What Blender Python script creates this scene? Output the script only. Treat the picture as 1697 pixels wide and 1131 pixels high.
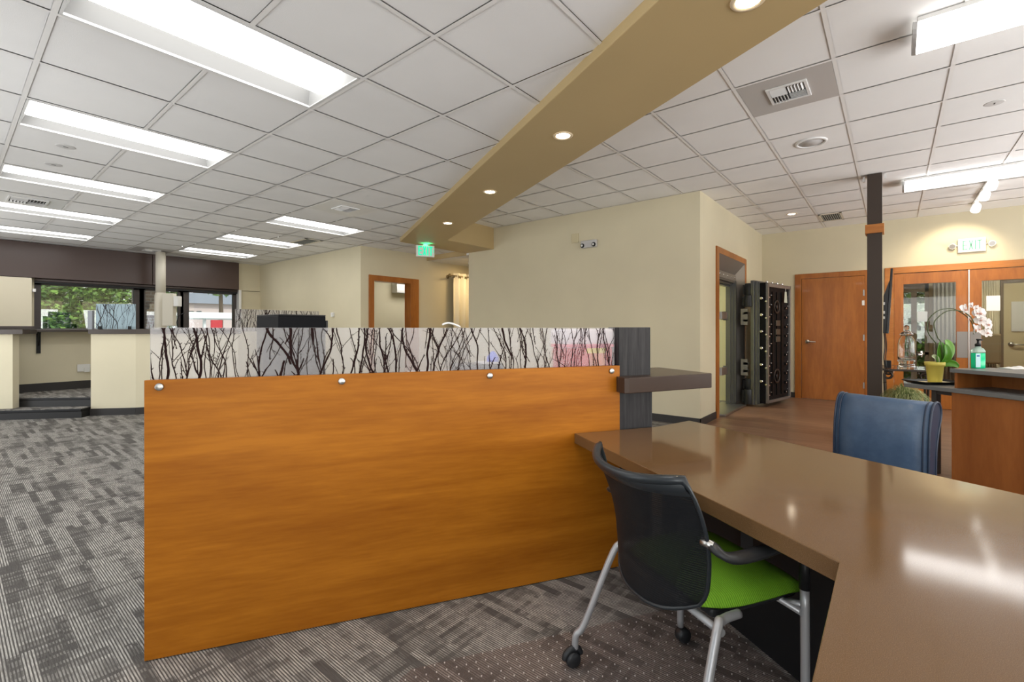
import bpy, bmesh, math, random
from mathutils import Vector, Matrix, noise
FILL_W = 98
for o in list(bpy.data.objects): bpy.data.objects.remove(o)
SC = bpy.context.scene
COL = SC.collection
PI = math.pi
R = math.radians

# ---------------------------------------------------------------- camera, world, exposure
cd = bpy.data.cameras.new('camera'); cam = bpy.data.objects.new('camera', cd); COL.objects.link(cam)
cam.location = (0, 0, 1.25); cam.rotation_euler = (R(90), 0, R(39.23 - 90))
cd.sensor_width = 36; cd.lens = 773.0 / 1697 * 36; cd.shift_y = -20.5 / 1697; cd.clip_start = 0.02; cd.clip_end = 300
SC.camera = cam
SC.view_settings.view_transform = 'Standard'; SC.view_settings.look = 'None'
SC.view_settings.gamma = 1; SC.view_settings.use_curve_mapping = False; SC.view_settings.exposure = 0.0
SC.cycles.max_bounces = 10; SC.cycles.diffuse_bounces = 5; SC.cycles.glossy_bounces = 4
SC.cycles.transmission_bounces = 8; SC.cycles.transparent_max_bounces = 12
SC.cycles.caustics_reflective = False; SC.cycles.caustics_refractive = False
SC.cycles.sample_clamp_indirect = 4.0
SC.cycles.use_denoising = True
W = bpy.data.worlds.new('world'); SC.world = W; W.use_nodes = True
wn = W.node_tree.nodes; wl = W.node_tree.links
sky = wn.new('ShaderNodeTexSky'); sky.sky_type = 'NISHITA'; sky.sun_disc = False; sky.sun_elevation = R(48); sky.sun_rotation = R(200)
sky.air_density = 1.2; sky.dust_density = 3.0
wl.new(sky.outputs[0], wn['Background'].inputs[0]); wn['Background'].inputs[1].default_value = 0.26
sd = bpy.data.lights.new('sun', 'SUN'); sd.energy = 2.4; sd.angle = R(6); sd.color = (1, .96, .88)
sun = bpy.data.objects.new('sun', sd); COL.objects.link(sun); sun.rotation_euler = (R(48), 0, R(20)); sun.location = (0, 0, 20)

# added area lights aimed up to brighten the ceiling, in unseen invented wall openings
def fill_light(name, loc, aim, w, h, e):
    ld = bpy.data.lights.new(name, 'AREA'); ld.shape = 'RECTANGLE'; ld.size = w; ld.size_y = h; ld.energy = e; ld.color = (.97, .985, 1); ld.spread = R(130)
    o = bpy.data.objects.new(name, ld); COL.objects.link(o); o.location = loc; o.rotation_euler = Vector(aim).to_track_quat('-Z', 'Z').to_euler()
for yc, ww in ((-1.15, 4.5), (4.0, 4.3), (8.85, 4.0)): fill_light('window_daylight', (-2.95, yc, 1.35), (1, 0, .8), ww, 1.8, FILL_W * ww / 4)
for xc, ww in ((.35, 5.5), (6.5, 5.2)): fill_light('window_daylight', (xc, -3.95, 1.35), (0, 1, .8), ww, 1.8, FILL_W * ww / 4)

# lamp strengths
TROFFER = 8; LINEAR = 8; DOWN = 20.0; DOWN_W = 22.0; SPOT_W = 34.0

# ---------------------------------------------------------------- materials
MATS = {}
def pri(name, col, rough=.5, metal=0, spec=.5, coat=0, trans=0, emit=None, estr=0, ior=1.45, alpha=1):
    if name in MATS: return MATS[name]
    m = bpy.data.materials.new(name); m.use_nodes = True; b = m.node_tree.nodes['Principled BSDF']
    b.inputs['Base Color'].default_value = (*col, 1); b.inputs['Roughness'].default_value = rough
    b.inputs['Metallic'].default_value = metal; b.inputs['Specular IOR Level'].default_value = spec
    b.inputs['Coat Weight'].default_value = coat; b.inputs['Transmission Weight'].default_value = trans
    b.inputs['IOR'].default_value = ior; b.inputs['Alpha'].default_value = alpha
    if emit: b.inputs['Emission Color'].default_value = (*emit, 1); b.inputs['Emission Strength'].default_value = estr
    MATS[name] = m
    return m
def nodes(m): return m.node_tree.nodes, m.node_tree.links, m.node_tree.nodes['Principled BSDF']
def coords(m, scale=(1, 1, 1), world=True, rot=(0, 0, 0)):
    n, l, b = nodes(m)
    mp = n.new('ShaderNodeMapping'); mp.inputs['Scale'].default_value = scale; mp.inputs['Rotation'].default_value = rot
    if world: g = n.new('ShaderNodeNewGeometry'); l.new(g.outputs['Position'], mp.inputs[0])
    else: g = n.new('ShaderNodeTexCoord'); l.new(g.outputs['Object'], mp.inputs[0])
    return mp.outputs[0]
def noi(m, vec, scale=1, detail=4, rough=.5, dist=0):
    n, l, b = nodes(m); t = n.new('ShaderNodeTexNoise'); l.new(vec, t.inputs['Vector'])
    t.inputs['Scale'].default_value = scale; t.inputs['Detail'].default_value = detail
    t.inputs['Roughness'].default_value = rough; t.inputs['Distortion'].default_value = dist
    return t.outputs['Fac']
def ramp(m, fac, stops):
    n, l, b = nodes(m); r = n.new('ShaderNodeValToRGB'); l.new(fac, r.inputs[0])
    e = r.color_ramp.elements
    while len(e) > 1: e.remove(e[-1])
    e[0].position = stops[0][0]; e[0].color = (*stops[0][1], 1)
    for p, c in stops[1:]:
        k = e.new(p); k.color = (*c, 1)
    return r.outputs[0]
def mth(m, op, a, b_=None, clamp=False):
    n, l, b = nodes(m); t = n.new('ShaderNodeMath'); t.operation = op; t.use_clamp = clamp
    for i, v in enumerate((a, b_)):
        if v is None: continue
        if isinstance(v, (int, float)): t.inputs[i].default_value = v
        else: l.new(v, t.inputs[i])
    return t.outputs[0]
def mix(m, fac, a, b_, blend='MIX'):
    n, l, b = nodes(m); t = n.new('ShaderNodeMix'); t.data_type = 'RGBA'; t.blend_type = blend
    if isinstance(fac, (int, float)): t.inputs[0].default_value = fac
    else: l.new(fac, t.inputs[0])
    for i, v in ((6, a), (7, b_)):
        if isinstance(v, tuple): t.inputs[i].default_value = (*v, 1)
        else: l.new(v, t.inputs[i])
    return t.outputs[2]
def bump(m, h, strength=.2, dist=.01):
    n, l, b = nodes(m); t = n.new('ShaderNodeBump'); t.inputs['Strength'].default_value = strength
    t.inputs['Distance'].default_value = dist; l.new(h, t.inputs['Height']); l.new(t.outputs[0], b.inputs['Normal'])
def setcol(m, c): n, l, b = nodes(m); l.new(c, b.inputs['Base Color'])

def painted(name, col, rough=.6, bs=.08, bscale=160):
    m = pri(name, col, rough, spec=.3)
    v = coords(m); f = noi(m, v, 1.3, 3)
    setcol(m, ramp(m, f, [(0.3, tuple(c * .96 for c in col)), (.7, tuple(min(1, c * 1.03) for c in col))]))
    bump(m, noi(m, v, bscale, 3), bs, .002)
    return m
def wood(name, light, dark, scale, world=True, rough=.35, coat=.1, fine=1.0, spec=.45):
    """scale: stretch of the grain per axis, the small number lies along the grain"""
    m = pri(name, light, rough, spec=spec, coat=coat)
    v = coords(m, scale, world)
    a = noi(m, v, 1.0, 5, .55, .35); v2 = coords(m, tuple(s * 7 for s in scale), world); c = noi(m, v2, 1.0, 4, .6)
    f = mth(m, 'ADD', mth(m, 'MULTIPLY', a, .68), mth(m, 'MULTIPLY', c, .32 * fine))
    mid = tuple((x + y) / 2 for x, y in zip(light, dark))
    setcol(m, ramp(m, f, [(.3, dark), (.47, mid), (.6, light), (.8, tuple(x * 1.12 for x in light))]))
    bump(m, c, .03, .002)
    return m
M_WALL = painted('wall_paint_cream', (.66, .60, .435))
M_TAN = painted('beam_paint_tan', (.50, .375, .19), .45)
M_TILE = painted('ceiling_tile_white', (.86, .855, .845), .9, .35, 240)
M_GRID = pri('ceiling_grid_white', (.84, .83, .81), .5)
M_PANELW = pri('white_enamel', (.78, .78, .77), .35)
M_BASE = pri('dark_vinyl_base', (.032, .029, .028), .5)
M_CHERRY = wood('cherry_laminate', (.43, .150, .011), (.27, .080, .004), (1.0, 6, 11), world=False, rough=.4, coat=.0, spec=.22)
M_CHERRYV = wood('cherry_veneer_vertical', (.42, .145, .026), (.27, .082, .013), (5, 5, .8), rough=.33)
M_CHERRYH = wood('cherry_veneer_trim', (.50, .19, .038), (.36, .12, .02), (5, .9, 8), rough=.33)
M_CHERRYX = wood('cherry_veneer_trim_across', (.46, .17, .033), (.33, .105, .018), (.9, 5, 8), rough=.33)
M_DESKW = wood('reception_cherry', (.36, .125, .03), (.24, .072, .014), (4, 4, .7), rough=.4)
M_QUARTZ = pri('brown_quartz', (.15, .085, .042), .10, spec=.5)
v = coords(M_QUARTZ); f = noi(M_QUARTZ, v, 700, 2, .7)
setcol(M_QUARTZ, ramp(M_QUARTZ, f, [(.3, (.115, .062, .026)), (.55, (.15, .083, .036)), (.72, (.22, .133, .068))]))
nq, lq, bq = nodes(M_QUARTZ); lq.new(mth(M_QUARTZ, 'ADD', mth(M_QUARTZ, 'MULTIPLY', noi(M_QUARTZ, coords(M_QUARTZ), 5, 3), .07), .06), bq.inputs['Roughness'])
M_SHELFQ = pri('dark_brown_solid_surface', (.050, .031, .023), .28, spec=.3)
M_GRAYLAM = wood('charcoal_grained_laminate', (.050, .048, .050), (.016, .016, .018), (60, 60, 2.5), rough=.5, coat=0, spec=.2)
M_BROWNLAM = pri('dark_brown_gloss_panel', (.070, .042, .034), .30, spec=.6)
M_COLUMN = pri('taupe_laminate', (.050, .036, .028), .45, spec=.3)
M_BLACK = pri('black_metal', (.012, .012, .013), .42, spec=.3)
M_BLACKG = pri('black_gloss', (.01, .01, .012), .18)
M_BLKPL = pri('black_plastic', (.02, .021, .023), .4)
M_STEEL = pri('brushed_steel', (.52, .51, .49), .32, metal=1)
M_CHROME = pri('polished_chrome', (.8, .8, .8), .1, metal=1)
M_DKSTEEL = pri('dark_vault_steel', (.17, .175, .18), .38, metal=.85)
M_VSTEEL = pri('vault_frame_steel', (.30, .29, .28), .42, metal=.75)
M_SILVER = pri('silver_powder_coat', (.42, .42, .43), .38, metal=.45)
M_WHITE = pri('white_plastic', (.8, .8, .78), .4)
M_BEIGEPL = pri('beige_plastic', (.70, .66, .56), .45)
M_GLASS = pri('clear_glass', (.96, .98, .97), .0, trans=1, ior=1.45)
def thinglass(name, tint, alpha=.12, rough=.0, refl=1.0):
    m = bpy.data.materials.new(name); m.use_nodes = True; n = m.node_tree.nodes; l = m.node_tree.links; n.clear()
    o = n.new('ShaderNodeOutputMaterial'); t = n.new('ShaderNodeBsdfTransparent'); t.inputs[0].default_value = (*tint, 1)
    g = n.new('ShaderNodeBsdfGlossy'); g.inputs['Roughness'].default_value = rough; g.inputs[0].default_value = (refl, refl, refl, 1)
    mx = n.new('ShaderNodeMixShader'); fr = n.new('ShaderNodeFresnel'); fr.inputs[0].default_value = 1.5
    ad = n.new('ShaderNodeMath'); ad.operation = 'ADD'; ad.inputs[1].default_value = alpha; ad.use_clamp = True; l.new(fr.outputs[0], ad.inputs[0])
    l.new(ad.outputs[0], mx.inputs[0]); l.new(t.outputs[0], mx.inputs[1]); l.new(g.outputs[0], mx.inputs[2]); l.new(mx.outputs[0], o.inputs[0])
    return m
M_PANE = thinglass('window_glass', (.93, .97, .96), .03)
M_DOORGL = thinglass('door_glass', (.90, .91, .88), .0, refl=.4)
# frosted acrylic: mostly diffusing, lets near things show through
m = bpy.data.materials.new('frosted_acrylic'); m.use_nodes = True; MATS['frosted_acrylic'] = M_FROST = m
n, l, b = nodes(m)
rf = n.new('ShaderNodeBsdfRefraction'); rf.inputs['Color'].default_value = (.95, .95, .99, 1); rf.inputs["Roughness"].default_value = .24; rf.inputs['IOR'].default_value = 1.12
tr = n.new('ShaderNodeBsdfTranslucent'); tr.inputs[0].default_value = (.97, .96, .97, 1)
df = n.new('ShaderNodeBsdfDiffuse'); df.inputs[0].default_value = (.93, .92, .93, 1)
gl = n.new('ShaderNodeBsdfGlossy'); gl.inputs['Roughness'].default_value = .25
def mxs(f, a, c):
    q = n.new('ShaderNodeMixShader'); q.inputs[0].default_value = f; l.new(a.outputs[0], q.inputs[1]); l.new(c.outputs[0], q.inputs[2]); return q
tp = n.new('ShaderNodeBsdfTransparent'); tp.inputs[0].default_value = (.95, .95, .98, 1)
mx = mxs(.03, mxs(.10, mxs(.12, mxs(.20, tp, rf), tr), df), gl)
l.new(mx.outputs[0], n['Material Output'].inputs[0])
M_TWIG = pri('branch_print_dark', (.014, .004, .004), .7, spec=.15)
M_PRINTBLUE = pri('branch_print_black', (.012, .012, .016), .5)
def emis(name, col, s):
    return pri(name, (.9, .9, .9), .5, emit=col, estr=s)
M_LENS = emis('troffer_lens_lit', (1, .985, .96), TROFFER)
M_LINEAR = emis('linear_lens_lit', (1, .98, .95), LINEAR)
M_DLENS = emis('downlight_lens_lit', (1, .86, .66), DOWN)
M_SLENS = emis('spot_lens_lit', (1, .93, .82), 22)
M_REFL = pri('troffer_reflector', (.34, .34, .335), .6)
M_GREENE = pri('exit_letters_lit', (.0, .25, .15), .5, emit=(.0, .80, .46), estr=1.0)
M_EXITG = pri('exit_letters_pale_green', (.10, .52, .30), .5)
M_EXITW = pri('exit_face_white', (.72, .78, .74), .5)

# carpet: striated loop pile with broken dark and light blocks
def carpet(name, dark, light):
    m = pri(name, dark, .95, spec=.1); n, l, b = nodes(m)
    g = n.new('ShaderNodeNewGeometry'); s = n.new('ShaderNodeSeparateXYZ'); l.new(g.outputs['Position'], s.inputs[0])
    def comb(x, y):
        c = n.new('ShaderNodeCombineXYZ'); l.new(x, c.inputs[0]); l.new(y, c.inputs[1]); return c.outputs[0]
    X, Y = s.outputs[0], s.outputs[1]
    def snap(a, st): return mth(m, 'MULTIPLY', mth(m, 'FLOOR', mth(m, 'DIVIDE', a, st)), st)
    # half-metre tiles
    fine = noi(m, comb(mth(m, 'MULTIPLY', X, 190), mth(m, 'MULTIPLY', Y, 16)), 1, 2, .6)        # yarn rows
    rows = mth(m, 'GREATER_THAN', mth(m, 'FRACT', mth(m, 'MULTIPLY', X, 105)), .45)
    col = noi(m, comb(mth(m, 'MULTIPLY', snap(X, .038), 23), mth(m, 'MULTIPLY', snap(mth(m, 'ADD', Y, mth(m, 'MULTIPLY', snap(X, .076), 5.3)), .34), 5.1)), 1, 1, .5)
    crs = noi(m, comb(mth(m, 'MULTIPLY', snap(X, .16), 7), mth(m, 'MULTIPLY', snap(Y, .022), 31)), 1, 2, .6)
    big = noi(m, comb(mth(m, 'MULTIPLY', X, 6), mth(m, 'MULTIPLY', Y, 3)), 1, 2, .5)
    a = mth(m, 'ADD', mth(m, 'MULTIPLY', col, 1.1), mth(m, 'MULTIPLY', crs, .75))
    a = mth(m, 'ADD', a, mth(m, 'MULTIPLY', big, .55))
    a = mth(m, 'SUBTRACT', a, 1.02)
    a = mth(m, 'MULTIPLY', a, 3.6, True)                      # 0..1 patch lightness
    lines = mth(m, 'MULTIPLY', rows, mth(m, 'ADD', mth(m, 'MULTIPLY', fine, 1.3), -.12), True)
    t = mth(m, 'ADD', mth(m, 'MULTIPLY', mth(m, 'MULTIPLY', lines, a), 1.25), mth(m, 'MULTIPLY', fine, .16), True)
    setcol(m, mix(m, t, dark, light))
    bump(m, mth(m, 'ADD', lines, fine), .5, .004)
    return m
M_CARPET = carpet('striated_grey_carpet', (.070, .064, .060), (.60, .575, .53))
m = M_PLANK = pri('brown_wood_plank_floor', (.2, .1, .05), .3, spec=.45)
n, l, b = nodes(m)
br = n.new('ShaderNodeTexBrick'); v = coords(m, (1, 1, 1), True, (0, 0, R(90))); l.new(v, br.inputs['Vector'])
br.inputs['Scale'].default_value = 1; br.inputs['Brick Width'].default_value = 1.2; br.inputs['Row Height'].default_value = .15
br.inputs['Mortar Size'].default_value = .0012; br.inputs['Color1'].default_value = (.30, .165, .095, 1)
br.inputs['Color2'].default_value = (.19, .10, .058, 1); br.inputs['Mortar'].default_value = (.05, .025, .014, 1)
gr = noi(m, coords(m, (22, 1.2, 1)), 1, 5, .6, .5)
setcol(m, mix(m, .5, br.outputs[0], ramp(m, gr, [(.3, (.10, .055, .033)), (.7, (.36, .22, .14))]), 'MIX'))

# ---------------------------------------------------------------- mesh helpers
class MB:
    def __init__(s): s.v = []; s.f = []; s.m = []; s.sm = []
    def add(s, vs, fs, mi=0, smooth=False):
        k = len(s.v); s.v += [Vector(p) for p in vs]
        for f in fs: s.f.append([i + k for i in f]); s.m.append(mi); s.sm.append(smooth)
        return s
    def box(s, x0, x1, y0, y1, z0, z1, mi=0):
        return s.add([(x, y, z) for x in (x0, x1) for y in (y0, y1) for z in (z0, z1)],
                     [(0, 1, 3, 2), (4, 6, 7, 5), (0, 4, 5, 1), (2, 3, 7, 6), (0, 2, 6, 4), (1, 5, 7, 3)], mi)
    def obox(s, c, size, rot=(0, 0, 0), mi=0):
        from mathutils import Euler
        mt = Euler(rot).to_matrix(); c = Vector(c)
        vs = [c + mt @ Vector((x * size[0] / 2, y * size[1] / 2, z * size[2] / 2)) for x in (-1, 1) for y in (-1, 1) for z in (-1, 1)]
        return s.add(vs, [(0, 1, 3, 2), (4, 6, 7, 5), (0, 4, 5, 1), (2, 3, 7, 6), (0, 2, 6, 4), (1, 5, 7, 3)], mi)
    def wallseg(s, p, q, t, z0, z1, mi=0):
        """upright slab from p to q, thickness t to the left of p->q"""
        d = (Vector(q) - Vector(p)).normalized(); nn = Vector((-d.y, d.x)) * t
        return s.prism([p, q, tuple(Vector(q) + nn), tuple(Vector(p) + nn)], z0, z1, mi)
    def prism(s, poly, z0, z1, mi=0):
        k = len(poly); vs = [(x, y, z0) for x, y in poly] + [(x, y, z1) for x, y in poly]
        fs = [tuple(range(k))[::-1], tuple(range(k, 2 * k))] + [(i, (i + 1) % k, k + (i + 1) % k, k + i) for i in range(k)]
        return s.add(vs, fs, mi)
    def tube(s, pts, r, n=10, mi=0, cap=True, smooth=True):
        pts = [Vector(p) for p in pts]; k = len(pts); rr = r if isinstance(r, (list, tuple)) else [r] * k
        prev = None; rings = []
        for i, p in enumerate(pts):
            t = (pts[min(i + 1, k - 1)] - pts[max(i - 1, 0)]).normalized()
            if prev is None:
                a = Vector((0, 0, 1)) if abs(t.z) < .9 else Vector((1, 0, 0)); u = t.cross(a).normalized()
            else:
                u = (prev - t * prev.dot(t)).normalized()
            prev = u; w = t.cross(u)
            rings.append([p + (u * math.cos(2 * PI * j / n) + w * math.sin(2 * PI * j / n)) * rr[i] for j in range(n)])
        vs = [q for g in rings for q in g]
        fs = [(i * n + j, i * n + (j + 1) % n, (i + 1) * n + (j + 1) % n, (i + 1) * n + j) for i in range(k - 1) for j in range(n)]
        s.add(vs, fs, mi, smooth)
        if cap:
            b = len(s.v) - len(vs)
            s.f += [[b + j for j in range(n)][::-1], [b + (k - 1) * n + j for j in range(n)]]; s.m += [mi, mi]; s.sm += [False, False]
        return s
    def cyl(s, p, q, r, r2=None, n=20, mi=0): return s.tube([p, q], [r, r if r2 is None else r2], n, mi)
    def lathe(s, prof, c=(0, 0, 0), n=28, mi=0, smooth=True, axis='z', caps=True):
        c = Vector(c); k = len(prof); vs = []
        for r_, z in prof:
            for j in range(n):
                a = 2 * PI * j / n
                p = (r_ * math.cos(a), r_ * math.sin(a), z)
                if axis == 'x': p = (p[2], p[0], p[1])
                if axis == 'y': p = (p[0], p[2], p[1])
                vs.append(c + Vector(p))
        fs = [(i * n + j, i * n + (j + 1) % n, (i + 1) * n + (j + 1) % n, (i + 1) * n + j) for i in range(k - 1) for j in range(n)]
        if caps and prof[0][0] > 1e-5: fs.append(tuple(range(n))[::-1])
        if caps and prof[-1][0] > 1e-5: fs.append(tuple(range((k - 1) * n, k * n)))
        return s.add(vs, fs, mi, smooth)
    def ball(s, c, r, n=12, mi=0, sc=(1, 1, 1)):
        c = Vector(c); vs = []; fs = []
        for i in range(n // 2 + 1):
            t = PI * i / (n // 2)
            for j in range(n):
                a = 2 * PI * j / n
                vs.append(c + Vector((r * sc[0] * math.sin(t) * math.cos(a), r * sc[1] * math.sin(t) * math.sin(a), r * sc[2] * math.cos(t))))
        for i in range(n // 2):
            for j in range(n): fs.append((i * n + j, (i + 1) * n + j, (i + 1) * n + (j + 1) % n, i * n + (j + 1) % n))
        return s.add(vs, fs, mi, True)
    def grid(s, fn, nu, nv, mi=0, smooth=True):
        vs = [fn(i / nu, j / nv) for i in range(nu + 1) for j in range(nv + 1)]
        fs = [(i * (nv + 1) + j, (i + 1) * (nv + 1) + j, (i + 1) * (nv + 1) + j + 1, i * (nv + 1) + j + 1) for i in range(nu) for j in range(nv)]
        return s.add(vs, fs, mi, smooth)
    def build(s, name, mats, parent=None, bevel=0, label=None, world=False, keep=False, solid=0, sub=0):
        """one mesh object; vertices local to parent unless world=True; a top-level mesh gets its origin at its base"""
        vs = s.v; loc = Vector((0, 0, 0))
        if parent is not None and world:
            inv = (Matrix.Translation(parent.location) @ parent.rotation_euler.to_matrix().to_4x4()).inverted()
            vs = [inv @ p for p in vs]
        if parent is None and not keep:
            xs = [p.x for p in vs]; ys = [p.y for p in vs]; zs = [p.z for p in vs]
            loc = Vector(((min(xs) + max(xs)) / 2, (min(ys) + max(ys)) / 2, min(zs))); vs = [p - loc for p in vs]
        me = bpy.data.meshes.new(name); me.from_pydata(vs, [], s.f)
        for mt in (mats if isinstance(mats, (list, tuple)) else [mats]): me.materials.append(mt)
        for p, mi, sm in zip(me.polygons, s.m, s.sm): p.material_index = mi; p.use_smooth = sm
        bm = bmesh.new(); bm.from_mesh(me); bmesh.ops.remove_doubles(bm, verts=bm.verts, dist=1e-6); bmesh.ops.recalc_face_normals(bm, faces=bm.faces); bm.to_mesh(me); bm.free()
        o = bpy.data.objects.new(name, me); COL.objects.link(o); o.location = loc; o.parent = parent
        if bevel:
            b = o.modifiers.new('bevel', 'BEVEL'); b.width = bevel; b.segments = 2; b.limit_method = 'ANGLE'; b.angle_limit = R(40)
        if solid:
            b = o.modifiers.new('solid', 'SOLIDIFY'); b.thickness = solid; b.offset = 0
        if sub:
            b = o.modifiers.new('sub', 'SUBSURF'); b.levels = sub; b.render_levels = sub
        if label: o['label'] = label
        return o
def tag(o, label, cat, group=None, kind=None):
    o['label'] = label; o['category'] = cat
    if group: o['group'] = group
    if kind: o['kind'] = kind
    return o
def thing(name, label, cat, loc=(0, 0, 0), rz=0, group=None):
    o = bpy.data.objects.new(name, None); COL.objects.link(o); o.empty_display_size = .1
    o.location = loc; o.rotation_euler = (0, 0, rz)
    return tag(o, label, cat, group)
def struct(o): o['kind'] = 'structure'; return o
def lampobj(name, typ, parent, loc, energy, color, size=.1, spot=None, rot=None, blend=.5):
    ld = bpy.data.lights.new(name, typ); ld.energy = energy; ld.color = color
    if typ == 'SPOT': ld.spot_size = spot; ld.spot_blend = blend; ld.shadow_soft_size = size
    elif typ == 'POINT': ld.shadow_soft_size = size
    o = bpy.data.objects.new(name, ld); COL.objects.link(o); o.parent = parent; o.location = loc
    if rot: o.rotation_euler = rot
    return o
def copy_tree(o, parent=None):
    c = o.copy(); COL.objects.link(c); c.parent = parent
    for ch in list(o.children): copy_tree(ch, c)
    return c
def smooth_path(pts, k=6):
    pts = [Vector(p) for p in pts]; out = []
    P = [pts[0]] + pts + [pts[-1]]
    for i in range(1, len(P) - 2):
        a, b, c, d = P[i - 1:i + 3]
        for j in range(k):
            t = j / k
            out.append(.5 * ((2 * b) + (c - a) * t + (2 * a - 5 * b + 4 * c - d) * t * t + (3 * b - a - 3 * c + d) * t ** 3))
    out.append(pts[-1]); return out
# ================================================================ STRUCTURE
HL, HR, HB, HC = 2.695, 3.01, 2.64, 2.605        # left ceiling, right ceiling, beam underside, corridor ceiling
MB().box(-3, 13.5, -4.2, 12, -.2, 0).build('floor', M_CARPET, keep=True)
struct(bpy.data.objects['floor'])
struct(MB().box(3.0, 9.77, -4.0, 1.905, .0, .004).box(9.77, 13.4, -4, .4, 0, .004).build('floor_planks', M_PLANK, keep=True))

# ---- ceilings: tiles between white T-bars, cut along the beam; holes where troffers sit
CL = .6096
BD = Vector((2.727, 5.34)).normalized(); BN = Vector((BD.y, -BD.x))   # beam direction, and its right-hand normal
BL0 = Vector((1.92, .766)); BR0 = Vector((2.375, .209))
def ceiling(name, z, x0, y0, ix, iy, holes, planes, bounds):
    bm = bmesh.new(); g = .012
    def quad(xa, xb, ya, yb, zz, mi):
        xa, xb = max(xa, bounds[0]), min(xb, bounds[1]); ya, yb = max(ya, bounds[2]), min(yb, bounds[3])
        if xb - xa < 1e-4 or yb - ya < 1e-4: return
        f = bm.faces.new([bm.verts.new(p) for p in ((xa, ya, zz), (xa, yb, zz), (xb, yb, zz), (xb, ya, zz))]); f.material_index = mi
    for i in range(*ix):
        for j in range(*iy):
            if (i, j) in holes: continue
            quad(x0 + i * CL + g, x0 + (i + 1) * CL - g, y0 + j * CL + g, y0 + (j + 1) * CL - g, z + .005, 0)
    for i in range(ix[0], ix[1] + 1):
        for j in range(*iy):
            if (i, j) in holes and (i - 1, j) in holes: continue
            quad(x0 + i * CL - g, x0 + i * CL + g, y0 + j * CL + g, y0 + (j + 1) * CL - g, z, 1)
    for j in range(iy[0], iy[1] + 1):
        for i in range(*ix):
            quad(x0 + i * CL - g, x0 + (i + 1) * CL - g if i < ix[1] - 1 else x0 + (i + 1) * CL, y0 + j * CL - g, y0 + j * CL + g, z, 1)
    for co, no in planes:
        bmesh.ops.bisect_plane(bm, geom=bm.verts[:] + bm.edges[:] + bm.faces[:], plane_co=co, plane_no=no, clear_outer=True)
    return bm
def holes_for(lst): return {(i, j) for a, b in lst for i, j in ((a, b), (a + 1, b))}
LX, LY = .327, 1.758
L_TROFF = [(0, 1), (0, 4), (0, 7), (0, 10), (0, 13), (4, 7), (4, 10), (4, 13), (0, -2), (-4, 1), (-4, 4), (-4, 7)]
HO = holes_for(L_TROFF)
bl = tuple(BL0 + BN * .03)
bmA = ceiling('c', HL, LX, LY, (-6, 12), (-10, 16), HO, [((bl[0], bl[1], 0), (BN.x, BN.y, 0)), ((0, 6.10, 0), (0, 1, 0))], (-3, 6.2, -4, 11.26))
bmB = ceiling('c', HL, LX, LY, (-6, 12), (-10, 16), HO, [((0, 6.10, 0), (0, -1, 0))], (-3, 6.14, -4, 11.26))
me = bpy.data.meshes.new('ceiling'); bmA.to_mesh(me); tmp = bpy.data.meshes.new('t'); bmB.to_mesh(tmp); bmA.from_mesh(tmp); bmA.to_mesh(me); bmA.free(); bmB.free(); bpy.data.meshes.remove(tmp)
me.materials.append(M_TILE); me.materials.append(M_GRID)
o = bpy.data.objects.new('ceiling', me); COL.objects.link(o); struct(o)
RX, RY = 3.689, .298
br_ = tuple(BR0 - BN * .03)
bmR = ceiling('c', HR, RX, RY, (-12, 11), (-8, 14), set(), [((br_[0], br_[1], 0), (-BN.x, -BN.y, 0))], (-3, 9.77, -4, 6.2))
me = bpy.data.meshes.new('ceiling_right'); bmR.to_mesh(me); bmR.free(); me.materials.append(M_TILE); me.materials.append(M_GRID)
o = bpy.data.objects.new('ceiling_raised', me); COL.objects.link(o); struct(o)
struct(MB().box(6.14, 9.2, 6.03, 7.2, HC, HC + .05).build('ceiling_corridor', M_TILE, keep=True))
struct(MB().box(6.13, 6.15, 6.10, 7.2, HC, HL + .05).build('trim_1', M_TAN, keep=True))
# ---- the long diagonal beam: underside at HB, its end squared off and returned to the wall
e = BL0 + BD * ((6.115 - BL0.y) / BD.y); s0 = BL0 - BD * 5.5; r0 = BR0 - BD * 5.5; re = BR0 + BD * ((5.415 - BR0.y) / BD.y)
mb = MB().prism([tuple(s0), tuple(r0), tuple(re), (6.13, 5.415), (6.13, 6.03), (6.17, 6.03), (6.17, 6.115), tuple(e)], HB, HR + .06)
struct(mb.build('trim_2', M_TAN, keep=True, bevel=.006))

# ---- walls
T = HR + .14
def wall(name, mb, mat=M_WALL): return struct(mb.build(name, mat, keep=True))
WY = 11.26
wall('wall_window', MB().box(-3, 4.70, WY, WY + .15, -.05, 1.235).box(-3, 4.70, WY, WY + .15, 2.09, T).box(-3, 1.0, WY, WY + .15, 1.2, 2.1).box(4.16, 4.70, WY, WY + .15, 1.2, 2.1))
wall('wall_outer', MB().box(4.70, 9.9, WY, WY + .15, 0, T).box(9.77, 9.9, 2.05, WY, 0, T))
wall('wall_far_left', MB().box(4.64, 4.78, 7.34, WY, 0, HL + .1))
wall('wall_far', MB().box(4.64, 4.87, 7.2, 7.34, 0, HL + .1).box(5.73, 9.2, 7.2, 7.34, 0, HL + .1).box(4.87, 5.73, 7.2, 7.34, 2.12, HL + .1))
wall('wall_back_room', MB().box(4.78, 9.2, 9.2, 9.3, 0, HL + .1).box(9.1, 9.2, 6.03, 9.2, 0, HL + .1))
struct(MB().box(4.78, 9.2, 7.34, 9.2, HL - .03, HL + .02).build('ceiling_back_room', M_TILE, keep=True))
wall('wall_centre', MB().box(6.13, 6.27, 1.905, 6.03, 0, T).box(6.27, 9.2, 5.90, 6.03, 0, T))
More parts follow.
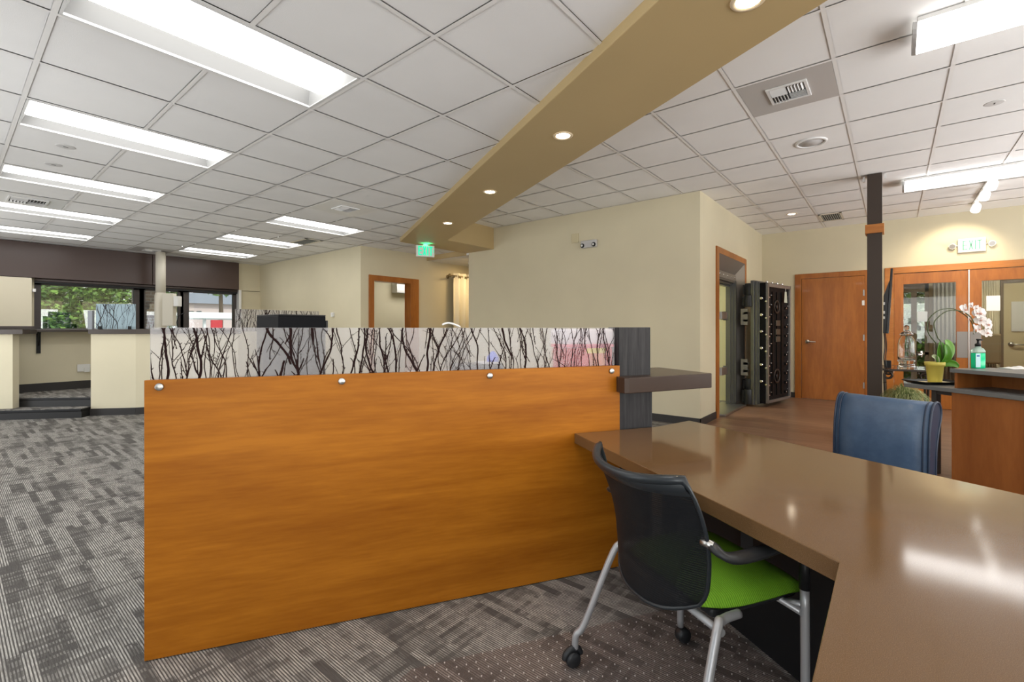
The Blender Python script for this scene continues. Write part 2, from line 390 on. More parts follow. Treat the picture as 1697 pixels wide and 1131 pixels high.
wall('wall_vault', MB().box(6.27, 6.86, 1.905, 2.05, 0, T).box(8.42, 9.77, 1.905, 2.05, 0, T).box(6.86, 8.42, 1.905, 2.05, 2.36, T))
wall('wall_vault_room', MB().box(6.27, 6.32, 2.05, 5.0, 0, 2.6).box(8.6, 8.7, 2.05, 5.0, 0, 2.6).box(6.27, 8.7, 5.0, 5.1, 0, 2.6).box(6.27, 8.7, 2.05, 5.1, 2.6, 2.65),
     painted('vault_room_paint', (.72, .69, .44)))
wall('wall_back', MB().box(9.77, 9.9, 1.27, 2.05, 0, T).box(9.77, 9.9, .06, .36, 0, T).box(9.77, 9.9, .36, 1.27, 2.14, T).box(9.77, 9.9, -1.90, .06, 2.16, T).box(9.77, 9.9, -4.0, -1.90, 0, T))
wall('wall_right', MB().box(-3, 9.9, -4.15, -4.0, 0, .5).box(-3, 9.9, -4.15, -4.0, 2.4, T).box(-3, -2.5, -4.15, -4.0, .5, 2.4).box(3.2, 3.8, -4.15, -4.0, .5, 2.4).box(9.2, 9.9, -4.15, -4.0, .5, 2.4))  # unseen wall; its openings are invented for the added fill lights
struct(MB().box(-3.2, 13, -4.2, 11.42, HR + .14, HR + .2).build('ceiling_roof', M_TILE, keep=True))
wall('wall_behind', MB().box(-3.15, -3, -4.15, WY + .15, 0, .4).box(-3.15, -3, -4.15, WY + .15, 2.4, T).box(-3.15, -3, -4.15, -3.5, .4, 2.4).box(-3.15, -3, 1.2, 1.8, .4, 2.4).box(-3.15, -3, 6.2, 6.8, .4, 2.4).box(-3.15, -3, 10.9, WY + .15, .4, 2.4))  # unseen wall, with openings made up to hold the added fill lights
# baseboards
wall('baseboard_centre', MB().box(6.118, 6.13, 1.893, 6.03, 0, .10).box(6.118, 6.80, 1.893, 1.905, 0, .10), M_BASE)
wall('baseboard_vault', MB().box(8.49, 9.77, 1.893, 1.905, 0, .10), M_BASE)
wall('baseboard_back', MB().box(9.758, 9.77, 1.37, 1.893, 0, .10).box(9.758, 9.77, .10, .25, 0, .10), M_BASE)
wall('baseboard_far', MB().box(4.628, 4.64, 7.188, 11.26, 0, .10).box(4.64, 4.80, 7.188, 7.2, 0, .10).box(5.92, 9.1, 7.188, 7.2, 0, .10), M_BASE)

# ---- brown panels above the windows, blind, window frames and panes
for k, (a, b_) in enumerate(((-2.9, 2.60), (2.61, 4.15))):
    tag(MB().box(a, b_, 11.14, 11.255, 2.105, HL - .002).build('valance_panel', M_BROWNLAM, bevel=.003),
        ['long dark brown gloss panel above the windows left of the round post', 'shorter dark brown gloss panel above the right window, right of the post'][k], 'wall panel')
t = thing('roller_blind', 'rolled-up dark blind along the top of the windows', 'blind', (1.0, 11.2, 2.04))
MB().tube([(0, 0, .035), (3.13, 0, .035)], .028, 12).build('roller_tube', pri('blind_brown', (.07, .055, .05), .5), t)
MB().box(0, 3.13, -.02, .02, -.02, .008).build('bottom_rail', M_BLACK, t)
MB().box(-.03, .01, -.06, .02, -.17, -.12).build('end_bracket', M_STEEL, t)
FR = pri('window_frame_bronze', (.06, .05, .047), .5)
for k, (a, b_, c, d) in enumerate(((1.0, 2.50, .085, .16), (2.43, 3.15, .09, .05), (3.06, 4.15, .19, .07))):
    z0, z1 = 1.235, 2.09
    w = MB().box(a, a + c, WY + .02, WY + .09, z0, z1).box(b_ - d, b_, WY + .02, WY + .09, z0, z1).box(a, b_, WY + .02, WY + .09, z1 - .09, z1).box(a, b_, WY + .02, WY + .09, z0, z0 + .02)
    o = struct(w.build('window_%d' % (k + 1), FR, keep=True))
    MB().box(a + c, b_ - d, WY + .05, WY + .056, z0 + .02, z1 - .09).build('window_pane', M_PANE, o, world=True)
struct(MB().box(.9, 4.2, WY - .05, WY + .05, 1.225, 1.243).build('trim_3', pri('sill_white', (.82, .82, .8), .4), keep=True))
struct(MB().box(4.15, 4.20, WY - .11, WY + .02, 1.24, 2.10).build('trim_4', M_WHITE, keep=True))

# ---- round post with its boxes
t = thing('round_post', 'round cream steel post in front of the windows, boxed in at its lower half', 'column', (2.60, 10.6, 0))
MB().cyl((0, 0, 1.9), (0, 0, HL - .012), .078, n=28).build('post_shaft', M_BEIGEPL, t)
MB().cyl((0, 0, 0), (0, 0, 1.86), .095, n=28).cyl((0, 0, 1.86), (0, 0, 1.92), .095, .079, n=28).build('post_sleeve', M_BEIGEPL, t)
t = thing('wall_box', 'beige electrical box fixed to the round post', 'electrical box', (2.62, 10.45, 1.3), R(-50.8))
MB().box(0, .20, -.06, .04, 0, .60).build('box_body', M_BEIGEPL, t, bevel=.01)
MB().box(.20, .29, -.05, .05, .36, .55).build('box_cover', M_WHITE, t, bevel=.008)

# ================================================================ BANK COUNTER at far left
def npt(p, d, s): return (p[0] + d[0] * s, p[1] + d[1] * s)
CT = pri('dark_counter_top', (.055, .042, .036), .35)
KN = painted('knee_wall_paint', (.72, .66, .49))
t = thing('teller_counter', 'cream panelled bank counter with dark top beyond the long grey carpet', 'counter', (1.80, 8.55, 0))
MB().wallseg((1.365, 8.93), (1.80, 8.55), .13, .0, 1.172).wallseg((1.80, 8.55), (2.95, 7.96), .13, 0, 1.172).build('knee_wall', KN, t, world=True)
MB().wallseg((1.358, 8.92), (1.795, 8.538), -.010, 0, .10).wallseg((1.795, 8.538), (2.95, 7.945), -.010, 0, .10).build('plinth', M_BASE, t, world=True)
mb = MB().prism([(1.33, 8.90), (1.79, 8.50), (2.97, 7.90), (3.10, 8.2), (2.0, 8.85), (1.56, 9.24)], 1.172, 1.24)
mb.build('counter_top', CT, t, world=True, bevel=.004)
t = thing('teller_counter', 'cream bank counter end at the left edge, left of the carpeted steps', 'counter', (.3, 9.76, 0))
MB().wallseg((-.12, 10.04), (.635, 9.515), .12, .133, 1.172).build('knee_wall', KN, t, world=True)
MB().prism([(-.2, 10.0), (.72, 9.36), (.80, 9.48), (.9, 9.80), (.42, 10.13), (-.1, 10.13)], 1.172, 1.24).build('counter_top', CT, t, world=True, bevel=.004)
# steps and platform
STEPK = pri('black_stair_nosing', (.018, .017, .017), .5)
t = thing('carpeted_steps', 'two carpeted steps with black risers leading up behind the counter', 'steps', (1.0, 9.1, 0))
P1 = [(-.6, 10.29), (.512, 9.45), (1.249, 8.815), (1.352, 8.935), (1.44, 9.03), (.2, 10.36), (-.6, 10.38)]
P2_ = [(.02, 10.17), (.72, 9.625), (1.37, 8.965), (1.46, 9.045), (1.90, 8.68), (3.02, 8.11), (3.02, 10.385), (.0, 10.385)]
MB().prism(P1, 0, .09).build('riser', STEPK, t, world=True)
MB().prism([npt(p, (-.61, -.79), .012) if i in (0, 1, 2) else p for i, p in enumerate(P1)], .09, .125).build('nosing', M_BLACK, t, world=True, bevel=.008)
MB().prism(P1, .125, .131).build('tread', M_CARPET, t, world=True)
MB().prism(P2_, .131, .225).build('riser', STEPK, t, world=True)
MB().prism([npt(p, (-.61, -.79), .012) if i in (0, 1, 2) else p for i, p in enumerate(P2_)][:3] + [(1.40, 9.02), (.75, 9.66), (.03, 10.18)], .225, .257).build('nosing', M_BLACK, t, world=True, bevel=.008)
MB().prism(P2_, .225, .262).build('platform', M_CARPET, t, world=True)
t = thing('low_wall', 'low cream wall behind the counter opening, under the window ledge', 'wall', (1, 10.45, 0))
MB().box(-1.6, 2.48, 10.40, 10.50, 0, 1.20).build('wall_panel', KN, t, world=True)
MB().box(.0, 2.48, 10.388, 10.40, .262, .39).build('base_strip', M_BASE, t, world=True)
tag(MB().box(-1.6, 2.48, 10.15, 11.09, 1.20, 1.24).build('window_ledge', CT, bevel=.004), 'long dark ledge under the windows, behind the counter opening', 'ledge')
t = thing('shelf_bracket', 'black angle bracket under the dark window ledge', 'bracket', (.97, 10.39, .86))
MB().box(-.025, .025, -.012, 0, 0, .33).build('wall_arm', M_BLACK, t)
MB().add([(-.01, -.02, .12), (.01, -.02, .12), (.01, -.2, .335), (-.01, -.2, .335), (-.01, -.01, .335), (.01, -.01, .335)], [(0, 1, 2, 3), (0, 3, 4), (1, 5, 2), (3, 2, 5, 4), (0, 4, 5, 1)]).build('brace', M_BLACK, t)
t = thing('outlet_plate', 'white double outlet plate low on the cream wall behind the steps', 'outlet', (1.52, 10.39, .60))
MB().box(-.10, .06, -.008, 0, -.06, .06).build('cover_plate', M_WHITE, t, bevel=.002)
MB().box(-.02, .05, -.05, -.008, -.07, -.005).build('plug', M_WHITE, t, bevel=.004)
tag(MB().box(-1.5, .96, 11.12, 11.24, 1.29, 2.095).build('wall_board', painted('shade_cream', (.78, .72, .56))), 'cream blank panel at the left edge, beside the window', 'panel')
tag(MB().box(-1.5, 1.00, 11.10, 11.24, 1.245, 1.29).build('ledge_strip', CT), 'dark strip under the cream blank panel at the left edge', 'trim strip')

# ---- branch patterned acrylic
def branch_mesh(W_, H_, seed, mb, y, mi, spacing=.026, scale=1.0):
    rnd = random.Random(seed); z_off = [0]
    def ribbon(pts, w0, w1):
        z_off[0] += 1; yy = y - .00002 * (z_off[0] % 9)
        k = len(pts); L = []; Rr = []
        for i, (px, pz) in enumerate(pts):
            a = pts[max(i - 1, 0)]; b_ = pts[min(i + 1, k - 1)]
            dx, dz = b_[0] - a[0], b_[1] - a[1]; ln = math.hypot(dx, dz) or 1
            w = (w0 + (w1 - w0) * i / (k - 1)) * rnd.uniform(.88, 1.15) / 2; nx, nz = -dz / ln * w, dx / ln * w
            cl = lambda x, z: (min(max(x, .002), W_ - .002), yy, min(max(z, .001), H_ - .001))
            L.append(cl(px + nx, pz + nz)); Rr.append(cl(px - nx, pz - nz))
        mb.add(L + Rr, [(i, i + 1, k + i + 1, k + i) for i in range(k - 1)], mi)
    def stem(x, z, ang, length, w, depth):
        pts = [(x, z)]; a = ang; step = .012 * scale; n_ = max(3, int(length / step)); curve = rnd.uniform(-.02, .02)
        for i in range(n_):
            a += curve + rnd.uniform(-.17, .17); a = ang + (a - ang) * .93
            x += math.sin(a) * step; z += math.cos(a) * step; pts.append((x, z))
            if z > H_ or z < 0: break
            if rnd.random() < .30:      # bud
                s_ = rnd.choice((-1, 1)); bl_ = rnd.uniform(.003, .006) * scale
                ribbon([(x, z), (x + s_ * bl_ * .8, z + bl_ * .6), (x + s_ * bl_ * 1.3, z + bl_ * 1.2)], w * .7 + .0008, .0012)
            if depth < 2 and rnd.random() < (.09 if depth == 0 else .05):
                s_ = rnd.choice((-1, 1)); stem(x, z, ang + s_ * rnd.uniform(.22, .50), length * rnd.uniform(.25, .6), w * .62, depth + 1)
        if len(pts) > 2: ribbon(pts, w, w * (.55 if depth else .75))
    x = .004
    while x < W_:
        big = rnd.random() < .22
        w = rnd.uniform(.0065, .0105) if big else rnd.uniform(.0026, .0050)
        if rnd.random() < .22:      # hangs from the top and breaks off
            stem(x, H_, PI + rnd.uniform(-.25, .25), H_ * rnd.uniform(.3, .75), w * scale, 0)
        else:
            stem(x, -.002, rnd.uniform(-.09, .09), H_ * 1.25 if rnd.random() < .8 else H_ * .5, w * scale, 0)
        x += rnd.uniform(.35, 1.4) * spacing * .78 * scale
def acrylic(parent, name, W_, H_, z0, seed, y0=0, th=.006, scale=1.0, twig=None, frost=None):
    mb = MB().box(0, W_, y0, y0 + th, 0, H_)
    branch_mesh(W_, H_, seed, mb, y0 - .0008, 1, scale=scale)
    mb.v = [p + Vector((0, 0, z0)) for p in mb.v]
    return mb.build(name, [frost or M_FROST, twig or M_TWIG], parent)

# ================================================================ THE MAIN PARTITION
pa = math.atan2(1.108 - 2.169, 2.25 - .481)          # direction of the panel
PLen = math.hypot(2.25 - .481, 1.108 - 2.169)
t = thing('desk_partition', 'long cherry laminate partition panel topped by frosted branch-patterned acrylic', 'partition', (.481, 2.169, 0), pa)
MB().box(0, PLen, 0, .025, .004, 1.056).build('wood_panel', M_CHERRY, t, bevel=.0015)
MB().box(0, PLen, .045, .07, .004, .98).build('backing_panel', M_GRAYLAM, t)
acrylic(t, 'acrylic_screen', PLen - .02, .252, 1.002, 11, .033, .006)
for o in t.children:
    if o.name.startswith('acrylic'): o.location.x = .008
for (x, y, z) in ((.523, 2.144, 1.030), (1.077, 1.812, 1.027), (1.639, 1.474, 1.028), (2.206, 1.134, 1.03)):
    u = math.hypot(x - .481, y - 2.169)
    MB().lathe([(0, -.009), (.0120, -.009), (.0140, -.0075), (.0140, -.001), (.0095, 0), (.0095, .034)], (u, 0, z), 24, axis='y').build('standoff_cap', M_STEEL, t)
dirx, diry = math.cos(pa), math.sin(pa)
def pan(u, v): return (.481 + dirx * u - diry * v, 2.169 + diry * u + dirx * v)   # along, behind
# grey end pillar
t = thing('end_pillar', 'charcoal wood-grained upright at the right end of the cherry partition', 'pillar', (*pan(PLen + .1, .02), 0), pa)
MB().box(-.098, .108, -.012, .10, 0, .93).build('lower_post', M_GRAYLAM, t, bevel=.002)
MB().box(-.098, .100, -.008, .10, .93, 1.257).build('upper_post', M_GRAYLAM, t, bevel=.002)
# transaction shelf through the pillar
q = [(2.228, 1.086), (2.197, 1.036), (2.731, .784), (3.02, 1.13), (2.42, 1.50), (2.30, 1.20)]
tag(MB().prism([(2.212, 1.095), (2.190, 1.052), (2.205, 1.034), (2.720, .782), (2.735, .790), (2.94, 1.17), (2.5, 1.42)], .92, 1.0).build('transaction_shelf', M_SHELFQ, bevel=.004),
    'dark brown wedge-shaped transaction shelf jutting from the charcoal pillar', 'shelf')
# hutch behind the acrylic, and what stands on it
t = thing('back_desk', 'desk hutch hidden behind the long partition panel', 'desk', (*pan(1.0, .3), 0), pa)
MB().box(-.95, 1.0, -.205, .42, .70, .74).build('desk_top', CT, t)
MB().box(-.2, 1.0, -.20, .38, .74, .985).build('hutch', CT, t)
for x in (-.95, .96): MB().box(x, x + .04, -.1, .4, 0, .70).build('leg_panel', CT, t)
c = pan(PLen - .152, .110)
t = thing('sharps_container', 'red plastic container with yellow labels behind the right end of the acrylic', 'container', (*c, .986), pa)
def sheer(name, col, f):
    m = bpy.data.materials.new(name); m.use_nodes = True; n, l, b = nodes(m); b.inputs['Base Color'].default_value = (*col, 1); b.inputs['Roughness'].default_value = .35
    q = n.new('ShaderNodeBsdfTranslucent'); q.inputs[0].default_value = (*col, 1); x = n.new('ShaderNodeMixShader'); x.inputs[0].default_value = f
    l.new(b.outputs[0], x.inputs[1]); l.new(q.outputs[0], x.inputs[2]); l.new(x.outputs[0], n['Material Output'].inputs[0]); return m
RED = sheer('red_translucent_plastic', (.90, .008, .02), .3)
MB().prism([(-.15, -.06), (.14, -.06), (.14, .08), (-.15, .08)], 0, .165).build('bin', RED, t, bevel=.01)
MB().box(-.155, .145, -.065, .085, .165, .182).build('lid', pri('pink_lid', (.85, .10, .16), .4), t, bevel=.004)
MB().box(-.155, .145, -.060, .095, .184, .262).build('top_tray', sheer('white_translucent_plastic', (.9, .9, .92), .6), t, bevel=.01)
YL = pri('yellow_label', (.85, .62, .03), .5); OR = pri('orange_label', (.8, .20, .04), .5)
for a_, b_ in ((.135, .162), (.03, .065)): MB().box(-.015, .095, -.0625, -.060, a_, b_).build('label', YL, t)
MB().box(.0, .09, -.0625, -.060, .065, .135).build('warning_label', OR, t)
c = pan(1.28, .12)
t = thing('desk_tray', 'low dark tray behind the lower edge of the acrylic screen', 'tray', (*c, .986), pa)
MB().box(-.06, .17, -.03, .12, .0, .09).build('tray_body', M_BLKPL, t, bevel=.004)
MB().box(.06, .15, -.028, .1, .09, .096).build('tray_liner', M_WHITE, t)
tag(MB().lathe([(.0, 0), (.034, 0), (.030, .03), (.012, .055), (0, .06)], (*pan(1.42, .17), 1.076), 18).build('blue_cap', pri('blue_plastic', (.10, .16, .75), .35)), 'small blue cone showing through the acrylic screen', 'cap')
tag(MB().box(-.22, .0, -.01, .1, 0, .06).build('paper_stack', M_WHITE), 'white paper block behind the lower acrylic edge, left of the tray', 'paper')
o = bpy.data.objects['paper_stack']; c = pan(1.10, .12); o.location = (c[0], c[1], .986); o.rotation_euler = (0, 0, pa)
tag(MB().tube(smooth_path([(-.055, 0, .0), (-.03, 0, .008), (0, .0, .003), (.03, 0, -.01)]), [.0045] * 19, 8).build('white_clip', M_WHITE), 'small white clip perched on the acrylic screen top', 'clip')
o = bpy.data.objects['white_clip']; c = pan(1.175, .037); o.location = (c[0], c[1], 1.254); o.rotation_euler = (0, 0, pa)
c = pan(PLen + .225, .14)
t = thing('desk_phone', 'black angular device edge behind the charcoal pillar, standing on the shelf', 'phone', (*c, 1.0), pa)
MB().add([(-.05, 0, 0), (.015, 0, 0), (.0, 0, .03), (.025, 0, .075), (.03, 0, .10), (-.05, 0, .115), (-.05, .08, 0), (.015, .08, 0), (.0, .08, .03), (.025, .08, .075), (.03, .08, .10), (-.05, .08, .115)],
   [(0, 1, 2, 3, 4, 5), (11, 10, 9, 8, 7, 6), (0, 6, 7, 1), (1, 7, 8, 2), (2, 8, 9, 3), (3, 9, 10, 4), (4, 10, 11, 5), (5, 11, 6, 0)]).build('phone_body', M_BLKPL, t)

# black copier beyond
COPB = pri('copier_black', (.010, .011, .014), .5, spec=.12)
t = thing('copier', 'large black copier with blue-grey side showing above the acrylic screen', 'copier', (2.19, 4.6, 0))
MB().box(1.957, 2.42, 4.365, 4.83, .0, 1.37).build('body', COPB, t, world=True, bevel=.006)
MB().box(1.957, 2.42, 4.365, 4.83, 1.370, 1.384).build('lid', pri('copier_lid_black', (.014, .014, .016), .4), t, world=True, bevel=.004)
MB().box(2.42, 2.44, 4.36, 4.46, 1.20, 1.33).build('handle', M_BLKPL, t, world=True)
# screens beyond
t = thing('privacy_screen', 'frosted branch-patterned screen standing against the far cream wall', 'screen', (3.12, 8.50, 0))
MB().box(0, 1.48, .0, .12, 0, 1.20).build('screen_base', KN, t)
acrylic(t, 'acrylic_panel', 1.47, .38, 1.2, 5, .03, .006, 1.25)
ta = math.atan2(8.565 - 8.879, 1.781 - 1.386)
t = thing('privacy_screen', 'small blue-tinted branch-patterned screen clipped on the bank counter', 'screen', (1.42, 8.93, 1.24), ta)
M_BLUEAC = pri('blue_tint_acrylic', (.42, .56, .64), .25, trans=.25)
acrylic(t, 'acrylic_panel', .50, .365, .004, 23, .0, .006, 1.1, M_PRINTBLUE, M_BLUEAC)
for u in (.06, .43): MB().box(u - .015, u + .015, -.03, .03, 0, .045).build('clip_foot', M_BLACK, t)
tag(MB().box(-.02, .035, 0, .05, 0, .27).build('sign_post', pri('grey_post', (.25, .27, .3), .5)), 'short grey upright beside the blue-tinted screen', 'post')
o = bpy.data.objects['sign_post']; o.location = (1.375, 8.98, 1.24); o.rotation_euler = (0, 0, ta)
t = thing('gooseneck_lamp', 'small black gooseneck lamp in front of the right window', 'lamp', (2.29, 8.47, 1.242), R(-35))
MB().cyl((0, 0, 0), (0, 0, .012), .07, n=20).build('lamp_base', M_BLACK, t)
MB().tube(smooth_path([(.02, 0, .01), (-.01, 0, .09), (.0, 0, .15), (.03, -.01, .215), (.10, -.02, .245)]), .006, 8).build('neck', M_BLACK, t)
# ================================================================ CEILING FIXTURES
def make_troffer(first=[None]):
    t = bpy.data.objects.new('ceiling_light', None); COL.objects.link(t)
    w, h = 2 * CL - .03, CL - .03
    # pan with curved reflector bays and a centre basket lens
    mb = MB()
    mb.box(-w / 2, w / 2, -h / 2, -h / 2 + .012, 0, .012).box(-w / 2, w / 2, h / 2 - .012, h / 2, 0, .012).box(-w / 2, -w / 2 + .012, -h / 2, h / 2, 0, .012).box(w / 2 - .012, w / 2, -h / 2, h / 2, 0, .012)
    mb.build('frame', M_PANELW, t)
    mb = MB()
    for s in (-1, 1):
        def fn(u, v, s=s):
            y = s * (h / 2 - .012 - u * (h / 2 - .012 - .155)); z = .012 + .085 * math.sin(u * PI / 2)
            return (-(w / 2 - .012) + v * (w - .024), y, z)
        mb.grid(fn, 10, 1)
        mb.add([(s * (w / 2 - .012), -h / 2 + .012, .005), (s * (w / 2 - .012), h / 2 - .012, .005), (s * (w / 2 - .05), h / 2 - .012, .099), (s * (w / 2 - .05), -h / 2 + .012, .099)], [(0, 1, 2, 3)])
    mb.box(-w / 2, w / 2, -h / 2, h / 2, .10, .11)
    mb.build('reflector', M_REFL, t)
    def fn(u, v):
        a = PI * u; return (-(w / 2 - .03) + v * (w - .06), -.165 * math.cos(a), .090 - .078 * math.sin(a) ** .7)
    MB().grid(fn, 12, 1).build('lens', M_LENS, t)
    return t
proto = make_troffer()
TL = {(0, 1): 'lit recessed ceiling light with curved white bays, the large one nearest at top left', (0, 4): 'second lit recessed light of the left-hand row, behind the nearest one',
      (0, 7): 'third lit recessed light of the left-hand row, with two sprinkler caps just in front', (0, 10): 'fourth lit recessed light of the left-hand row, behind the square air vent',
      (0, 13): 'fifth and farthest lit recessed light of the left-hand row, by the brown panels', (4, 7): 'lit recessed light nearest the diagonal tan beam, beside the square diffuser',
      (4, 10): 'middle lit recessed light of the right-hand row, beside the small dark grille', (4, 13): 'farthest lit recessed light of the right-hand row, by the round post',
      (0, -2): 'recessed ceiling light overhead', (-4, 1): 'recessed light of the outermost row', (-4, 4): 'second recessed light of the outermost row', (-4, 7): 'third recessed light of the outermost row'}
for k, (i, j) in enumerate(L_TROFF):
    o = proto if k == 0 else copy_tree(proto)
    o.location = (LX + (i + 1) * CL, LY + (j + .5) * CL, HL - .001)
    tag(o, TL[(i, j)], 'ceiling light', 'recessed ceiling lights')
# diffusers: white plate with a small curved-blade register
def register(parent, cx, cy, w, h, z, nblades=5, dark=True):
    MB().box(cx - w / 2 - .02, cx + w / 2 + .02, cy - h / 2 - .02, cy - h / 2, z - .012, z).box(cx - w / 2 - .02, cx + w / 2 + .02, cy + h / 2, cy + h / 2 + .02, z - .012, z).box(cx - w / 2 - .02, cx - w / 2, cy - h / 2, cy + h / 2, z - .012, z).box(cx + w / 2, cx + w / 2 + .02, cy - h / 2, cy + h / 2, z - .012, z).build('register_frame', M_PANELW, parent, world=True, bevel=.003)
    MB().box(cx - w / 2, cx + w / 2, cy - h / 2, cy + h / 2, z - .0015, z - .0005).build('duct_opening', M_BLACK, parent, world=True)  # black sheet standing in for the shade inside the duct
    mb = MB()
    for qx in (0, 1):
        for qy in (0, 1):
            x0, x1 = cx - w / 2 + qx * w / 2 + .004, cx + qx * w / 2 - .004; y0, y1 = cy - h / 2 + qy * h / 2 + .004, cy + qy * h / 2 - .004
            for b in range(nblades):
                f = (b + .5) / nblades
                if (qx + qy) % 2:
                    x = x0 + (x1 - x0) * f; mb.obox((x, (y0 + y1) / 2, z - .010), (.002, y1 - y0, .019), (0, R(38 if qx else -38), 0))
                else:
                    y = y0 + (y1 - y0) * f; mb.obox(((x0 + x1) / 2, y, z - .010), (x1 - x0, .002, .019), (R(-38 if qy else 38), 0, 0))
    mb.build('blades', M_PANELW, parent, world=True)
def plate(name, label, x0, x1, y0, y1, z, rx, ry, rw, rh, mat=M_PANELW):
    t = thing(name, label, 'air vent', ((x0 + x1) / 2, (y0 + y1) / 2, z - .003))
    MB().box(x0 + .014, x1 - .014, y0 + .014, y1 - .014, z - .004, z + .003).build('mounting_plate', mat, t, world=True)
    register(t, rx, ry, rw, rh, z - .004)
    return t
M_PL = pri('metal_plate_grey_white', (.52, .50, .48), .35)
plate('air_vent', 'white air vent register with curved blades right of the diagonal beam', RX, RX + CL, RY, RY + CL, HR + .003, 3.98, .60, .24, .22, M_PL)
plate('air_vent', 'square white air diffuser left of the diagonal beam', LX + 4 * CL, LX + 5 * CL, LY + 5 * CL, LY + 6 * CL, HL + .003, 3.08, 5.10, .20, .20)
plate('air_vent', 'air vent at the left edge between the third and fourth ceiling lights', LX, LX + CL, LY + 9 * CL, LY + 10 * CL, HL + .003, .62, 7.56, .28, .28)
plate('air_vent', 'air vent plate right above the round post', LX + 3 * CL, LX + 4 * CL, LY + 14 * CL, LY + 15 * CL, HL + .003, 2.46, 10.6, .2, .2, M_PL)
def grille(name, label, x0, x1, y0, y1, z):
    t = thing(name, label, 'air vent', ((x0 + x1) / 2, (y0 + y1) / 2, z))
    MB().box(x0, x1, y0, y1, z - .001, z + .001).build('duct_opening', pri('grille_shadow', (.10, .11, .10), .7), t, world=True)  # dark sheet painted as the shade behind the louvers
    MB().box(x0, x1, y0, y0 + .03, z - .008, z).box(x0, x1, y1 - .03, y1, z - .008, z).box(x0, x0 + .05, y0, y1, z - .008, z).box(x1 - .05, x1, y0, y1, z - .008, z).build('frame', M_BEIGEPL, t, world=True)
    mb = MB(); n_ = 9
    for k in range(n_):
        y = y0 + .03 + (y1 - y0 - .06) * (k + .5) / n_; mb.obox(((x0 + x1) / 2, y, z - .006), (x1 - x0 - .1, .0015, .011), (R(40), 0, 0))
    mb.build('louvers', pri('louver_grey', (.22, .23, .21), .5), t, world=True)
grille('return_grille', 'grey return grille in the ceiling above the closed wooden door', 8.58, 9.17, .60, .90, HR + .003)
grille('return_grille', 'small dark return grille between two far ceiling lights', 3.68, 3.98, 7.26, 7.84, HL + .003)
# speaker, sprinkler caps
t = thing('ceiling_speaker', 'round white ceiling speaker right of the beam', 'speaker', (5.21, .60, HR + .004))
MB().lathe([(.0, -.004), (.105, -.004), (.105, -.002)], n=40).build('speaker_grille', pri('speaker_mesh', (.55, .54, .53), .6), t)
MB().lathe([(.105, -.004), (.108, -.012), (.128, -.010), (.133, 0)], n=40, caps=False).build('trim_ring', M_PANELW, t)
for k, (x, y, z, lb) in enumerate(((.63, 5.10, HL, 'round sprinkler cap in the left ceiling, nearer of the two'), (.63, 5.74, HL, 'round sprinkler cap in the left ceiling, farther of the two'), (5.21, -.615, HR, 'round sprinkler cap in the ceiling at upper right'))):
    t = thing('sprinkler_cap', lb, 'sprinkler', (x, y, z + .004), 0, 'sprinkler caps')
    MB().lathe([(0, -.0025), (.05, -.0025), (.057, -.0015), (.06, 0)], n=28).build('cover_disc', pri('cap_white', (.62, .61, .60), .6), t)
    MB().obox((0, 0, -.003), (.028, .010, .002)).build('slot', M_BLACK, t)
# downlights in the beam
DL = [((2.159, .473), 'downlight in the tan beam at the top edge, nearest of the four'), ((2.833, 1.839), 'second downlight along the tan beam, the largest fully in view'),
      ((3.525, 3.167), 'third downlight along the tan beam'), ((4.221, 4.538), 'fourth and farthest downlight along the tan beam, near the green exit sign')]
proto = None
def downlight(x, y, z, lb, first):
    if first is None:
        t = bpy.data.objects.new('downlight', None); COL.objects.link(t)
        MB().lathe([(.050, -.0015), (.056, -.006), (.068, -.006), (.072, 0)], n=32, caps=False).build('trim_ring', pri('trim_cream', (.75, .62, .42), .4), t)
        MB().lathe([(0, -.001), (.052, -.001)], n=32).build('lens', M_DLENS, t)
        lampobj('lamp', 'SPOT', t, (0, 0, -.02), DOWN_W, (1, .78, .52), .04, R(118), blend=.8)
    else: t = copy_tree(first)
    t.location = (x, y, z - .0005); tag(t, lb, 'downlight', 'downlights in the beam')
    return t
for (x, y), lb in DL: proto = downlight(x, y, HB, lb, proto) if proto is None else (downlight(x, y, HB, lb, proto), proto)[1]
o = downlight(8.28, 1.206, HR + .004, 'single small downlight in the white ceiling near the vault', proto); o['group'] = 'downlights in the ceiling'
# linear fixtures
def linear(xc, lb):
    t = thing('linear_light', lb, 'ceiling light', (xc, -1.33, HR))
    w = .15; L_ = 1.22
    def fn(u, v):
        a = PI * u; return (-w * math.cos(a) * (1 if abs(math.cos(a)) < .9 else 1), -L_ + v * 2 * L_, -.025 - .085 * math.sin(a) ** .6)
    MB().grid(fn, 14, 1).build('lens', M_LINEAR, t)
    MB().box(-w, w, -L_, L_, -.025, -.0).build('housing', M_PANELW, t)
    for s in (-1, 1):
        MB().add([(-w * math.cos(PI * k / 12) * 1.02, s * (L_ + .004), -.025 - .09 * math.sin(PI * k / 12) ** .6) for k in range(13)] + [(-w * math.cos(PI * k / 12) * 1.02, s * (L_ + .022), -.0 - .09 * math.sin(PI * k / 12) ** .6 - .02) for k in range(13)],
                 [tuple(range(13)), tuple(range(13, 26))[::-1]] + [(k, k + 1, 14 + k, 13 + k) for k in range(12)]).build('end_cap', pri('end_cap_grey', (.5, .5, .5), .5), t)
linear(3.64, 'long lit surface-mounted light at the top right corner')
linear(7.33, 'long lit surface-mounted light in front of the track spots at upper right')
